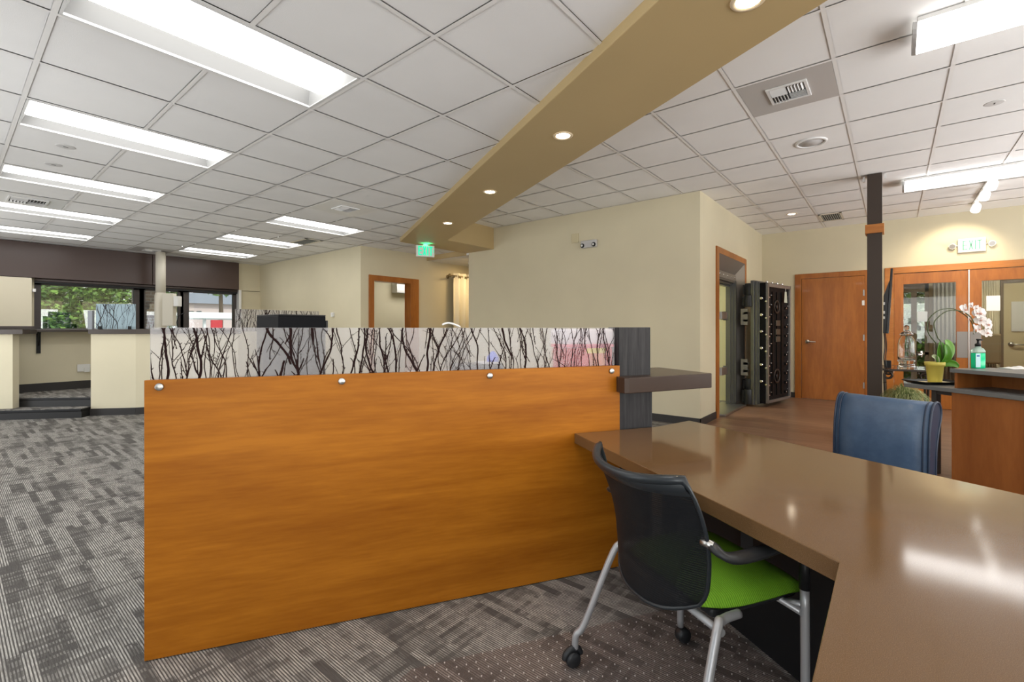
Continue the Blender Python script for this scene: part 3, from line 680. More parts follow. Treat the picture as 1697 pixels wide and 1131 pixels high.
# track with three spot heads
t = thing('track_light', 'white ceiling track with three lit spot heads near the glass doors', 'track light', (8.2, -.88, HR))
MB().box(-.68, 1.1, -.018, .018, -.022, 0).build('track_rail', M_WHITE, t)
for (x) in (7.60, 8.15, 8.92):
    d = Vector((.80, .12, -.56)).normalized(); p = Vector((x - 8.2, 0, -.11))
    MB().cyl((x - 8.2, 0, -.02), p, .009, n=10).box(x - 8.23, x - 8.17, -.02, .02, -.045, -.02).build('stem', M_WHITE, t)
    h = MB().tube([p - d * .06, p - d * .03, p + d * .045, p + d * .055], [.028, .046, .05, .05], 20).build('spot_head', pri('frosted_spot_shade', (.85, .84, .8), .4, emit=(1, .95, .88), estr=2.4), t)
    hl = MB().tube([p + d * .0555, p + d * .058], [.044, .044], 20).build('lens', M_SLENS, h)
    lampobj('lamp', 'SPOT', h, p + d * .09, SPOT_W, (1, .84, .6), .04, R(75), d.to_track_quat('-Z', 'Y').to_euler(), blend=.6)

# ================================================================ EXIT SIGNS
def letters(mb, s, x0, z0, w, h, t, y0, y1, mi=0, gap=.25):
    """block letters drawn from strokes in the x-z plane"""
    x = x0
    def bar(a, b, wd):
        a = Vector(a); b = Vector(b); d = (b - a).normalized(); n = Vector((-d.y, d.x)) * wd / 2
        c = [a + n, a - n, b - n, b + n]
        mb.add([(p.x, y, p.y) for y in (y0, y1) for p in c], [(0, 1, 2, 3), (7, 6, 5, 4), (0, 4, 5, 1), (1, 5, 6, 2), (2, 6, 7, 3), (3, 7, 4, 0)], mi)
    for ch in s:
        if ch == 'E':
            bar((x + t / 2, z0), (x + t / 2, z0 + h), t)
            for zz in (z0 + t / 2, z0 + h / 2, z0 + h - t / 2): bar((x, zz), (x + w, zz), t)
        if ch == 'X': bar((x + t / 2, z0), (x + w - t / 2, z0 + h), t); bar((x + t / 2, z0 + h), (x + w - t / 2, z0), t)
        if ch == 'I': bar((x + t / 2, z0), (x + t / 2, z0 + h), t); x += t + w * gap; continue
        if ch == 'T': bar((x + w / 2, z0), (x + w / 2, z0 + h), t); bar((x, z0 + h - t / 2), (x + w, z0 + h - t / 2), t)
        x += w + w * gap
t = thing('exit_sign', 'green-lit EXIT sign hanging under the far end of the tan beam', 'exit sign', (5.06, 5.98, HB - .205), R(-29))
MB().box(-.15, .15, -.022, .022, 0, .19).build('housing', M_WHITE, t, bevel=.006)
MB().box(-.04, .04, -.02, .02, .19, .206).build('canopy', M_WHITE, t)
mb = MB(); letters(mb, 'EXIT', -.118, .022, .058, .148, .019, -.0245, -.0225)
for a, b_ in (((.125, .12), (.14, .095)), ((.14, .095), (.125, .07))):
    mb.obox(((a[0] + b_[0]) / 2, -.0235, (a[1] + b_[1]) / 2), (.03, .002, .007), (0, math.atan2(-(b_[1] - a[1]), b_[0] - a[0]), 0))
mb.build('letters', M_GREENE, t)
lampobj('lamp', 'SPOT', t, (-.0, -.105, .10), 5.0, (.02, 1, .42), .03, R(100), (R(180), 0, 0), .7)
t = thing('exit_sign', 'white EXIT sign with two lamp heads above the glass doors', 'exit sign', (9.74, -.91, 2.395), R(-90))
MB().box(-.15, .15, -.03, .03, 0, .205).build('housing', M_WHITE, t, bevel=.006)
MB().box(-.142, .142, -.033, -.0305, .008, .197).build('face', M_EXITW, t)
mb = MB(); letters(mb, 'EXIT', -.098, .035, .050, .135, .012, -.0355, -.0335, gap=.3); mb.build('letters', M_EXITG, t)
for s in (-1, 1):
    MB().tube([(s * .15, 0, .11), (s * .18, 0, .115)], .009, 10).build('lamp_arm', M_WHITE, t)
    h = MB().tube([(s * .195, .015, .125), (s * .2, -.01, .118), (s * .21, -.05, .10), (s * .212, -.056, .098)], [.018, .034, .042, .042], 16).build('lamp_head', M_WHITE, t)
    MB().tube([(s * .212, -.0565, .098), (s * .2125, -.058, .0975)], [.034, .034], 16).build('lamp_lens', pri('lens_grey', (.3, .3, .3), .15), h)
# emergency light and blank plate on the centre wall
t = thing('emergency_light', 'white emergency light with two small lamps high on the cream wall', 'emergency light', (6.128, 3.50, 2.455), R(-90))
MB().box(-.13, .13, -.06, 0, 0, .11).build('housing', pri('emergency_housing', (.55, .54, .53), .45), t, bevel=.012)
for s in (-1, 1):
    h = MB().lathe([(.0, -.020), (.02, -.020), (.030, -.012), (.032, 0)], (s * .095, -.06, .035), 20, axis='y').build('lamp_head', M_BLACK, t)
    MB().lathe([(0, -.024), (.014, -.024), (.018, -.02)], (s * .095, -.06, .035), 16, axis='y').build('lamp_lens', M_WHITE, h)
tag(MB().box(6.118, 6.13, 3.70, 3.82, 2.56, 2.70).build('blank_plate', painted('plate_cream', (.62, .55, .36)), bevel=.003), 'square cream blank plate left of the emergency light', 'wall plate')

# ================================================================ VAULT
t = thing('vault_frame', 'steel vault doorway with cherry trim and bolted lintel', 'vault doorway', (7.64, 1.9, 0))
MB().box(6.80, 6.91, 1.885, 1.91, 0, 2.40).box(8.38, 8.48, 1.885, 1.91, 0, 2.40).box(6.91, 8.38, 1.885, 1.91, 2.315, 2.40).build('wood_trim', M_CHERRYV, t, world=True)
def bev(a, b_, c, d): return [(0, 1, 2, 3)]
mb = MB()
yo, yi = 1.888, 1.99
O = [(6.91, .0), (8.38, 0), (8.38, 2.315), (6.91, 2.315)]; I = [(7.10, .0), (8.14, 0), (8.14, 2.11), (7.10, 2.11)]
vs = [(x, yo, z) for x, z in O] + [(x, yi, z) for x, z in I]
mb.add(vs, [(0, 3, 7, 4), (3, 2, 6, 7), (2, 1, 5, 6)])
mb.build('splayed_frame', M_VSTEEL, t, world=True)
MB().box(7.10, 8.14, 1.965, 2.06, 2.01, 2.11).build('lintel_bar', M_VSTEEL, t, world=True, bevel=.003)
for k in range(5): MB().lathe([(0, -.014), (.008, -.012), (.012, -.004), (.012, 0)], (7.20 + k * .21, 1.965, 2.06), 12, axis='y').build('bolt', M_CHROME, t, world=True)
mb = MB()
for k, (dx, dy) in enumerate(((0, 0), (.03, .035), (.055, .07))):
    mb.box(7.10 + dx - .03, 7.13 + dx, 1.96 + dy, 2.10, .02, 2.02).box(8.11 - dx, 8.14 - dx + .03, 1.96 + dy, 2.10, .02, 2.02).box(7.1, 8.14, 1.97 + dy, 2.10, 1.98 - dx, 2.02)
mb.build('stepped_jamb', M_DKSTEEL, t, world=True)
MB().box(7.02, 8.22, 1.83, 2.2, .005, .035).build('threshold_plate', M_STEEL, t, world=True, bevel=.004)
for z in (1.44, .63):
    MB().box(7.09, 7.36, 1.90, 1.95, z - .055, z + .055).build('locking_bar', M_STEEL, t, world=True, bevel=.003)
    MB().box(7.36, 7.385, 1.895, 1.955, z - .065, z + .065).build('bar_end', M_DKSTEEL, t, world=True)
    mb = MB().box(8.16, 8.19, 1.80, 1.9, z - .13, z + .13)
    for dz in (.06, -.06): mb.box(8.16, 8.31, 1.80, 1.86, z + dz - .018, z + dz + .018)
    mb.cyl((8.28, 1.83, z - .12), (8.28, 1.83, z + .12), .014, n=12); mb.build('hinge_lug', M_VSTEEL, t, world=True)
for z in (1.82, 1.5, .9, .3): MB().lathe([(0, -.02), (.012, -.018), (.016, 0)], (7.11, 1.965, z), 12, axis='y').build('bolt', M_BLACK, t, world=True)
for z0, z1, xx in ((1.78, 1.98, 8.26), (1.60, 1.78, 8.20), (.26, .44, 8.26), (.04, .28, 8.20)):
    MB().cyl((xx, 1.80, z0), (xx, 1.80, z1), .062, n=24).box(xx - .02, xx + .06, 1.80, 1.89, z0 + .02, z1 - .02).build('hinge_barrel', M_BLKPL, t, world=True, bevel=.006)
# the leaf, swung open against the wall
va = math.atan2(-.20, 1.0)
t = thing('vault_door', 'massive open vault door showing its bolts and black locking mechanism', 'vault door', (8.15, 1.56, 0), va)
z0, z1 = .035, 2.02; Lw = 1.03
MB().box(-.005, Lw, .15, .205, z0, z1).build('outer_slab', M_DKSTEEL, t, bevel=.004)
MB().box(.02, Lw - .02, .11, .15, z0 + .01, z1 - .015).box(.035, Lw - .035, .085, .11, z0 + .02, z1 - .03).build('stepped_edge', M_DKSTEEL, t, bevel=.003)
MB().box(.05, Lw - .05, .0, .085, z0 + .03, z1 - .045).build('door_body', pri('vault_black', (.008, .008, .009), .5, spec=.15), t, bevel=.004)
mb = MB()
a, b_ = .06, Lw - .06; zb, zt = z0 + .04, z1 - .055
for bx in ((a, a + .045, zb, zt), (b_ - .035, b_, zb, zt), (a, b_, zb, zb + .04), (a, b_, zt - .055, zt)): mb.box(bx[0], bx[1], -.035, .0, bx[2], bx[3])
mb.build('cover_frame', M_VSTEEL, t, bevel=.004)
for k in range(6):
    z = z1 - .29 - k * .262
    MB().tube([(.05, .05, z), (.02, .05, z), (.005, .05, z)], [.025, .025, .018], 14).build('locking_bolt', M_CHROME, t)
    MB().tube([(.06, -.012, z - .05), (.035, -.012, z - .05)], .014, 10).build('bolt_pin', M_CHROME, t)
for k in range(4):
    x = .20 + k * .2; MB().tube([(x, .04, z1 - .05), (x, .04, z1 - .02), (x, .04, z1 - .005)], [.019, .019, .014], 12).build('locking_bolt', M_CHROME, t)
rnd = random.Random(4)
mb = MB(); mc = MB()
for k in range(11):   # rods and guides behind the cover
    z = zb + .12 + k * .155
    if z > zt - .1: break
    for x in (a + .10, b_ - .14): mb.box(x - .035, x + .035, -.018, 0, z - .02, z + .02); mc.tube([(x - .02, -.018, z), (x - .02, -.030, z)], .010, 8).tube([(x + .05, -.012, z + .04), (x + .11, -.012, z + .04)], .006, 8)
for x in (.30, .48, .66): mb.box(x - .02, x + .02, -.014, 0, zb + .1, zt - .12)
mb.build('mechanism_plate', pri('mechanism_dark', (.008, .008, .008), .45, spec=.15), t)
mc.build('mechanism_pins', M_CHROME, t)
for z, r_ in ((1.60, .11), (.48, .12)): MB().lathe([(r_ - .03, -.02), (r_, -.021), (r_, -.012), (r_ - .03, -.011), (r_ - .03, -.02)], (.45, 0, z), 28, axis='y', caps=False).lathe([(0, -.02), (.03, -.02), (.03, 0)], (.45, 0, z), 16, axis='y').build('gear_wheel', pri('gear_dark', (.05, .05, .05), .35, metal=.7), t)
for z in (1.34, 1.20, 1.08): MB().box(.40, .56, -.024, -.002, z - .045, z + .045).build('lock_box', pri('lock_box_dark', (.12, .11, .09), .4, metal=.6), t, bevel=.003)
t2 = thing('paper_tag', 'pale paper tag hanging inside the upper right of the vault door cover', 'tag', (8.15, 1.56, 0), va)
MB().add([(.66, -.045, 1.68), (.79, -.045, 1.68), (.76, -.045, 1.86), (.69, -.045, 1.86), (.66, -.043, 1.68), (.79, -.043, 1.68), (.76, -.043, 1.86), (.69, -.043, 1.86)], [(0, 1, 2, 3), (7, 6, 5, 4), (0, 4, 5, 1), (1, 5, 6, 2), (2, 6, 7, 3), (3, 7, 4, 0)]).build('tag_card', pri('tag_card', (.55, .58, .48), .6), t2)
MB().tube([(.725, -.044, 1.86), (.725, -.04, 1.92)], .002, 6).build('tag_string', M_WHITE, t2)

# ================================================================ DOORS
d = struct(MB().box(9.752, 9.80, .364 - .0, 1.263, .008, 2.135).build('door_1', M_CHERRYV, keep=True, bevel=.002))
h = MB().lathe([(.0, -.012), (.032, -.012), (.034, 0)], (9.752, 1.175, 1.02), 20, axis='x').build('door_handle', M_STEEL, d, world=True)
MB().tube(smooth_path([(9.74, 1.175, 1.02), (9.70, 1.172, 1.02), (9.695, 1.15, 1.02), (9.695, 1.08, 1.018), (9.70, 1.05, 1.015)]), [.012] * 6 + [.012] * 12 + [.010] * 7, 12).build('lever', M_STEEL, h, world=True)
for z in (1.85, 1.1, .3): MB().box(9.745, 9.753, .365, .385, z - .05, z + .05).build('hinge', M_STEEL, d, world=True)
MB().box(9.742, 9.752, .366, .40, 1.64, 1.72).build('door_contact', M_WHITE, d, world=True)
struct(MB().box(9.75, 9.79, 1.268, 1.37, 0, 2.225).box(9.75, 9.79, .26, .36, 0, 2.225).box(9.75, 9.79, .36, 1.268, 2.14, 2.225).build('trim_5', M_CHERRYV, keep=True, bevel=.002))
# opening in the far wall
struct(MB().box(4.797, 4.90, 7.175, 7.36, 0, 2.115).box(5.71, 5.913, 7.175, 7.36, 0, 2.115).box(4.797, 5.913, 7.175, 7.36, 2.11, 2.21).build('trim_6', M_CHERRYV, keep=True, bevel=.003))
t = thing('wall_heat_pump', 'white wall-mounted air conditioner unit seen through the far doorway', 'air conditioner', (7.2, 9.19, 2.10))
def fn(u, v): 
    a = u * PI / 2; return (-.45 + v * .9, -.03 - .17 * math.sin(a) ** .5, .01 + .27 * math.cos(a) if u < 1 else .01)
MB().prism([(0, 0), (-.20, 0), (-.21, .05), (-.20, .24), (-.17, .28), (0, .28)], -.45, .45).build('unit_body', M_WHITE, t, bevel=.006)
ob = t.children[0]; ob.rotation_euler = (R(90), 0, R(90)); ob.location = (0, 0, 0)
MB().box(-.40, .40, -.196, -.10, -.002, .008).build('outlet_flap', pri('flap_grey', (.4, .42, .42), .5), t)
def roomlight(x, y, z, lb, e, col, w=.6, grp=None):
    t = thing('ceiling_panel_light', lb, 'ceiling light', (x, y, z))
    MB().box(-w / 2, w / 2, -w / 2, w / 2, -.03, 0).build('housing', M_PANELW, t)
    MB().box(-w / 2 + .02, w / 2 - .02, -w / 2 + .02, w / 2 - .02, -.034, -.031).build('lens', emis('panel_lens_%s' % lb[:5], col, e), t)
roomlight(7.0, 8.2, HL - .03, 'square lit panel in the room behind the far doorway', 9, (1, .98, .94), .9)
roomlight(7.6, 3.6, 2.6, 'glowing square panel inside the vault', 45, (1, .98, .85))
roomlight(11.2, -1.6, 2.6, 'lit square panel above the vestibule', 24, (1, .93, .8), .8)  # added panel, unseen, brightens the dark vestibule
roomlight(6.95, 6.55, HC, 'warm lit panel in the corridor ceiling by the curtain', 38, (1, .72, .38), .3)
# curtain and rod in the corridor
t = thing('curtain', 'white grommet curtain hanging on a brass rod in the corridor', 'curtain', (7.1, 7.05, 0))
rnd = random.Random(2)
def fn(u, v):
    x = -.38 + u * 1.25; return (x, .035 * math.sin(u * 2 * PI * 7) - .0, .05 + v * 2.36)
MB().grid(fn, 140, 1).build('cloth', pri('curtain_ivory', (.86, .82, .70), .85), t, solid=.004)
mb = MB()
for k in range(14): mb.tube([(-.38 + 1.25 * (k / 14 + .02), .03 * (-1) ** k, 2.33), (-.38 + 1.25 * (k / 14 + .02) + .012, .03 * (-1) ** k, 2.33)], .03, 12)
mb.build('grommets', pri('aged_brass', (.35, .28, .16), .3, metal=.9), t)
t = thing('curtain_rod', 'brass curtain rod with round finial and wall bracket', 'curtain rod', (6.66, 7.05, 2.35))
BR = pri('aged_brass', (.35, .28, .16), .3, metal=.9)
MB().tube([(-.02, 0, 0), (1.5, 0, 0)], .013, 12).build('rod', BR, t)
MB().ball((-.04, 0, 0), .035, 16).build('finial', BR, t)
MB().tube([(.03, 0, 0), (.03, .14, -.02)], .010, 10).lathe([(0, .0), (.04, .0), (.04, -.01), (0, -.012)], (.03, .149, -.02), 18, axis='y').build('bracket', BR, t)
tag(MB().box(4.605, 4.64, 8.05, 8.13, 1.47, 1.55).build('thermostat', M_WHITE, bevel=.004), 'small white thermostat on the far cream wall', 'thermostat')
# glass double doors
X0, X1 = 9.735, 9.78
struct(MB().box(9.745, 9.92, -.012, .104, 0, 2.235).box(9.745, 9.92, -1.93, -1.84, 0, 2.235).box(9.745, 9.92, -1.84, -.012, 2.14, 2.235).build('trim_7', M_CHERRYH, keep=True, bevel=.004))
for k, (ya, yb, ga, gb, nm) in enumerate(((-.878, -.015, -.746, -.132, 'door_2'), (-1.835, -.892, -1.70, -1.022, 'door_3'))):
    d = struct(MB().box(X0 + .03, X1 + .03, gb, yb, .01, 2.13).box(X0 + .03, X1 + .03, ya, ga, .01, 2.13).box(X0 + .03, X1 + .03, ga, gb, 1.962, 2.13).box(X0 + .03, X1 + .03, ga, gb, .01, .34).build(nm, M_CHERRYV, keep=True, bevel=.002))
    MB().box(X0 + .05, X0 + .056, ga, gb, .34, 1.962).build('glass_pane', M_DOORGL, d, world=True)
    mb = MB().box(X0 + .025, X0 + .0295, *((ya + .005, ya + .125) if k == 0 else (yb - .125, yb - .005)), .81, 1.205)
    mb.build('push_plate', M_VSTEEL, d, world=True)
struct(MB().box(9.75, 9.77, -.892, -.877, 0, 2.135).build('trim_8', M_STEEL, keep=True))
tag(MB().box(9.782, 9.784, -1.215, -1.071, 1.512, 1.735).build('paper_notice', pri('paper_white', (.88, .88, .87), .7)), 'blank white paper notice taped to the right glass door', 'paper')
tag(MB().box(9.782, 9.784, -.42, -.30, 1.36, 1.52).build('paper_notice', pri('paper_grey', (.55, .60, .62), .7)), 'pale grey paper notice taped to the left glass door', 'paper')
# vestibule behind the glass doors
wall('wall_vestibule', MB().box(12.6, 12.7, -4, -.56, 0, 2.7).box(9.9, 12.7, .30, .40, 0, 2.7).box(9.9, 12.7, -4.0, -3.9, 0, 2.7))
struct(MB().box(9.9, 12.7, -4.0, .4, 2.6, 2.7).build('ceiling_vestibule', M_TILE, keep=True))
w = MB().box(12.58, 12.66, .20, .30, 0, 2.3).box(12.58, 12.66, -.38, -.29, 0, 2.0).box(12.58, 12.66, -.56, -.50, 0, 2.6).box(12.58, 12.66, -.56, .3, 2.0, 2.6).box(12.58, 12.66, -.56, .3, 0, .12).box(12.58, 12.66, -.56, .3, .72, .78)
o = struct(w.build('window_4', pri('frame_taupe', (.20, .16, .12), .5), keep=True))
MB().box(12.61, 12.615, -.5, .2, .12, 2.0).build('window_pane', M_PANE, o, world=True)
o = struct(MB().box(12.55, 12.6, -2.5, -1.60, .01, 2.1).build('door_4', painted('door_beige', (.50, .43, .28)), keep=True, bevel=.003))
MB().box(12.53, 12.55, -2.5, -1.70, 1.2, 1.75).build('door_blind', pri('blind_grey', (.55, .55, .53), .7), o, world=True)
hh = MB().lathe([(0, -.012), (.04, -.012), (.04, 0)], (12.55, -1.70, .96), 16, axis='x').build('door_handle', M_STEEL, o, world=True)
MB().tube([(12.53, -1.70, .96), (12.49, -1.70, .96), (12.49, -1.85, .955)], .013, 10).build('lever', M_STEEL, hh, world=True)
struct(MB().box(12.53, 12.6, -1.60, -1.56, 0, 2.16).box(12.53, 12.6, -2.6, -1.60, 2.1, 2.16).build('trim_9', pri('trim_brown', (.16, .12, .08), .5), keep=True))
for k, (ya, yb, lb) in enumerate(((-.98, -.62, 'sheer grey curtain left of centre behind the left glass door'), (-1.50, -1.30, 'cream curtain behind the right glass door'))):
    def fn(u, v, ya=ya, yb=yb): return (12.50 + .025 * math.sin(u * 2 * PI * 6), ya + (yb - ya) * u, .1 + v * 2.05)
    tag(MB().grid(fn, 60, 1).build('curtain', pri('curtain_grey_%d' % k, ((.42, .42, .40), (.60, .55, .42))[k], .9), solid=.004), lb, 'curtain')
t = thing('office_chair', 'padded beige office chair in the vestibule behind the right glass door', 'chair', (11.9, -1.28, 0), R(90))  # a reflected chair outline, modelled as an added solid object
TP = pri('taupe_fabric', (.22, .17, .10), .8)
MB().box(-.21, .21, -.03, .03, .62, 1.16).build('backrest', TP, t, bevel=.03)
MB().box(-.23, .23, -.5, -.04, .42, .50).build('seat', TP, t, bevel=.03)
MB().cyl((0, -.25, .1), (0, -.25, .42), .03).build('gas_lift', M_STEEL, t)
for k in range(5): a = k * 2 * PI / 5; MB().tube([(0, -.25, .12), (.28 * math.cos(a), -.25 + .28 * math.sin(a), .05)], .02, 8).build('base_leg', M_BLKPL, t)
# ================================================================ COLUMN, TV, GLASS TABLE
t = thing('square_column', 'square dark taupe column with a cherry wood band near the top', 'column', (6.785, .16, 0))
MB().box(6.70, 6.87, .093, .228, 0, HR).build('shaft', M_COLUMN, t, world=True, bevel=.002)
MB().box(6.682, 6.888, .075, .246, 2.335, 2.435).build('wood_band', M_CHERRYH, t, world=True, bevel=.002)
for y in (.055, .25): MB().box(6.76, 6.80, y, y + .02, HR - .06, HR - .005).build('ceiling_clip', M_WHITE, t, world=True)
t = thing('television', 'thin black television seen edge-on, mounted on the dark column', 'television', (7.25, .05, 1.19))
mb = MB(); y0, y1 = .038, -.002
mb.add([(6.78, y0, 1.195), (6.78, y0 + .022, 1.195), (6.78, y1 + .022, 1.93), (6.78, y1, 1.93), (7.95, y0, 1.195), (7.95, y0 + .022, 1.195), (7.95, y1 + .022, 1.93), (7.95, y1, 1.93)], [(0, 1, 2, 3), (7, 6, 5, 4), (0, 4, 5, 1), (1, 5, 6, 2), (2, 6, 7, 3), (3, 7, 4, 0)])
mb.build('screen', M_BLACKG, t, world=True, bevel=.003)
MB().add([(6.79, y0 + .022, 1.20), (6.79, .088, 1.20), (6.79, .082, 1.62), (6.79, .03, 1.80), (7.9, y0 + .022, 1.20), (7.9, .088, 1.20), (7.9, .082, 1.62), (7.9, .03, 1.80)], [(0, 1, 2, 3), (7, 6, 5, 4), (0, 4, 5, 1), (1, 5, 6, 2), (2, 6, 7, 3), (3, 7, 4, 0)]).build('back_housing', M_BLKPL, t, world=True)
for z in (1.52, 1.42, 1.36): MB().box(6.787, 6.792, .070, .084, z, z + .03).build('port_sticker', M_WHITE, t, world=True)
for k in range(2): tag(MB().tube(smooth_path([(6.84, .080 - .012 * k, 1.21), (6.90 + .02 * k, .068 - .012 * k, 1.05), (6.89 + .05 * k, .080 - .016 * k, .92), (6.95, .07 - .014 * k, .80), (7.05, .060 - .02 * k, .768)]), .005, 8).build('power_cord', M_BLKPL), ['dark cord hanging from the television along the column', 'second dark cord hanging from the television along the column'][k], 'cord', 'cords below the television')
BZT = pri('dark_bronze', (.055, .045, .038), .3, metal=.8)
t = thing('glass_table', 'glass-topped side table with dark scrolled metal legs', 'table', (7.8, -.12, 0))
MB().box(7.42, 8.2, -.36, .105, .738, .750).build('glass_top', thinglass('table_glass', (.72, .80, .76), .10), t, world=True)
MB().box(7.415, 7.445, -.365, .11, .728, .752).box(8.175, 8.205, -.365, .11, .728, .752).box(7.415, 8.205, .08, .11, .728, .752).box(7.415, 8.205, -.365, -.335, .728, .752).build('rim', BZT, t, world=True, bevel=.003)
for (cy, s) in ((.045, 1), (-.295, -1)):
    for X_ in (7.46, 8.12):
        mb = MB()
        for k in range(3):
            x = X_ + (k - 1) * .028
            pts = [(x, cy + s * (-.038 + .0) * math.cos(a) * (1 - .0 * a), .675 + .042 * math.sin(a)) for a in [PI * q / 8 * 1.0 for q in range(-6, 9)]]
            pts = pts + [(x, cy + s * .036, .60), (x, cy + s * .030, .35), (x, cy + s * .05, .10), (x, cy + s * .07, .012)]
            mb.tube(smooth_path(pts, 3), .0125, 8)
        mb.box(X_ - .04, X_ + .04, cy + s * .034 - .016, cy + s * .034 + .016, .575, .587)
        mb.build('leg', BZT, t, world=True)
t = thing('drink_dispenser', 'tall lidded glass drink dispenser with a chrome tap on the glass table', 'dispenser', (7.74, -.135, .752))
MB().lathe([(.0, 0), (.092, 0), (.094, .02), (.08, .035), (.078, .07), (.09, .085), (.09, .10), (.0, .10)], n=36).build('glass_stand', M_GLASS, t)
MB().lathe([(.0, .104), (.085, .106), (.091, .14), (.090, .30), (.080, .36), (.060, .40), (.056, .415), (.052, .415), (.056, .398), (.075, .358), (.086, .30), (.087, .145), (.08, .115), (0, .112)], n=36).build('glass_jar', M_GLASS, t)
MB().lathe([(.0, .417), (.066, .418), (.068, .43), (.05, .45), (.03, .465), (.018, .48), (.03, .50), (.032, .52), (.015, .54), (0, .545)], n=32).build('glass_lid', M_GLASS, t)
MB().tube([(.06, -.105, .17), (.09, -.155, .17)], .012, 10).tube([(.085, -.145, .19), (.085, -.145, .14)], .010, 10).box(.07, .10, -.155, -.135, .19, .215).build('tap', M_CHROME, t)
tag(MB().box(7.50, 7.58, .015, .085, .753, .85).build('speaker_box', M_BLACK, bevel=.006), 'small black box on the glass table next to the column', 'box')

# ================================================================ RECEPTION DESK
C0 = Vector((5.465, -.076)); U = Vector((-.638, -.770)); N = Vector((.770, -.638))
ra = math.atan2(U.y, U.x)             # local x runs along U, local -y runs away from the viewer
GT = pri('grey_counter_laminate', (.16, .165, .165), .4); v = coords(GT)
t = thing('reception_desk', 'cherry reception desk with grey two-level counter', 'reception desk', (C0.x, C0.y, 0), ra)
# local axes: x = U, y = rot90(U) = (.770,-.638) = N
MB().box(0, 2.4, 0, .74, .728, .760).build('lower_top', GT, t, bevel=.003)
MB().box(.37, 2.38, .02, .70, .0, .728).build('front_panel', M_DESKW, t)
MB().box(.345, .365, .085, .47, .760, .886).box(.345, 2.38, .45, .47, .760, .886).box(1.6, 1.62, .2, .47, .76, .886).build('shelf_riser', M_DESKW, t)
MB().box(.32, 2.4, .068, .50, .886, .918).build('upper_top', GT, t, bevel=.003)
MB().box(.17, .21, .08, .13, .0, .728).build('leg_post', pri('leg_dark', (.05, .045, .042), .5), t)
MB().box(.17, .37, .085, .12, .69, .728).build('apron', pri('leg_dark', (.05, .045, .042), .5), t)
# orchid
RZC = R(39.23 - 90)                   # faces the room's front desk side: local x lies across the view of the desk
t = thing('orchid', 'white orchid arching out of a yellow pot on the reception desk', 'plant', (5.605, -.29, .768), RZC)
POT = pri('yellow_pot', (.62, .52, .10), .5)
MB().lathe([(0, 0), (.046, 0), (.049, .01), (.062, .15), (.070, .152), (.072, .185), (.066, .186), (.058, .15), (0, .15)], n=36).build('pot', POT, t)
MB().lathe([(0, .155), (.058, .158)], n=20).build('soil', pri('bark', (.10, .07, .04), .9), t)
PX = .00543
LEAF = pri('orchid_leaf', (.085, .24, .02), .35); LEAFL = pri('orchid_leaf_light', (.20, .40, .09), .35)
def leaf(pts, w, mat, lab=None, lean=0, cupd=.25):
    P = smooth_path(pts, 5); k = len(P)
    def fn(u, v):
        i = min(int(u * (k - 1)), k - 1); p = P[i]; tt = (P[min(i + 1, k - 1)] - P[max(i - 1, 0)]).normalized()
        side = tt.cross(Vector((lean, -1, .2))).normalized(); nrm = side.cross(tt).normalized()
        ww = w * math.sin(PI * min(max(.06 + .9 * u, 0), 1)) ** .6; s = (v - .5) * 2
        return p + side * ww * s * .5 + nrm * ww * cupd * s * s
    return MB().grid(fn, k - 1, 8).build('leaf', mat, t, solid=.003, label=lab)
def ox(x, y, z=0): return ((x - 1549) * PX, z, (636 - y) * PX)
leaf([ox(1556, 607), ox(1553, 598, -.02), ox(1552, 585, -.03), ox(1555, 569, -.02)], .085, LEAF)
leaf([ox(1558, 607), ox(1560, 595, -.04), ox(1560, 585, -.05), ox(1559, 573, -.04)], .07, LEAF)
leaf([ox(1560, 606), ox(1567, 592, .0), ox(1573, 578, .01), ox(1570, 566, .02)], .085, LEAFL)
leaf([ox(1556, 608), ox(1563, 604, -.03), ox(1571, 605, -.05), ox(1577, 610, -.06)], .06, LEAF)
leaf([ox(1554, 608), ox(1549, 600, -.02), ox(1544, 594, -.03), ox(1539, 592, -.03)], .045, pri('orchid_leaf_pale', (.55, .62, .38), .5))
STM = pri('orchid_stem', (.06, .085, .025), .5)
sa = [(1554, 596), (1551.3, 573), (1539, 556), (1536.8, 538), (1543, 526.7), (1556, 517), (1570, 514.4), (1581.7, 515.6), (1597, 524), (1608.5, 535), (1612, 545), (1615, 553.5), (1612, 556)]
sb = [(1555, 598), (1552, 570), (1546.7, 561.7), (1541, 541.8), (1545.5, 531), (1563, 518.5), (1586, 519), (1600, 528), (1606, 538)]
MB().tube(smooth_path([ox(x, y, .0) for x, y in sa]), .0042, 8).build('flower_stem', STM, t)
MB().tube(smooth_path([ox(x, y, -.04) for x, y in sb]), .0042, 8).build('flower_stem', STM, t)
PET = pri('petal_white', (.86, .80, .77), .55)
def flower_mesh():
    mb = MB()
    def petal(ang, ln, wd, lift):
        def fn(u, v):
            s = (v - .5) * 2; w = wd * math.sin(PI * (.08 + .86 * u)) ** .55 * .5
            x = s * w; y = u * ln; z = lift * u * u + .12 * ln * s * s - .003
            ca, sa_ = math.cos(ang), math.sin(ang)
            return (x * ca - y * sa_, -z, x * sa_ + y * ca)
        mb.grid(fn, 6, 6)
    petal(R(75), .036, .046, -.006); petal(R(-75), .036, .046, -.006)
    petal(0, .036, .026, .004); petal(R(145), .034, .024, .004); petal(R(-145), .034, .024, .004)
    return mb
fl0 = None
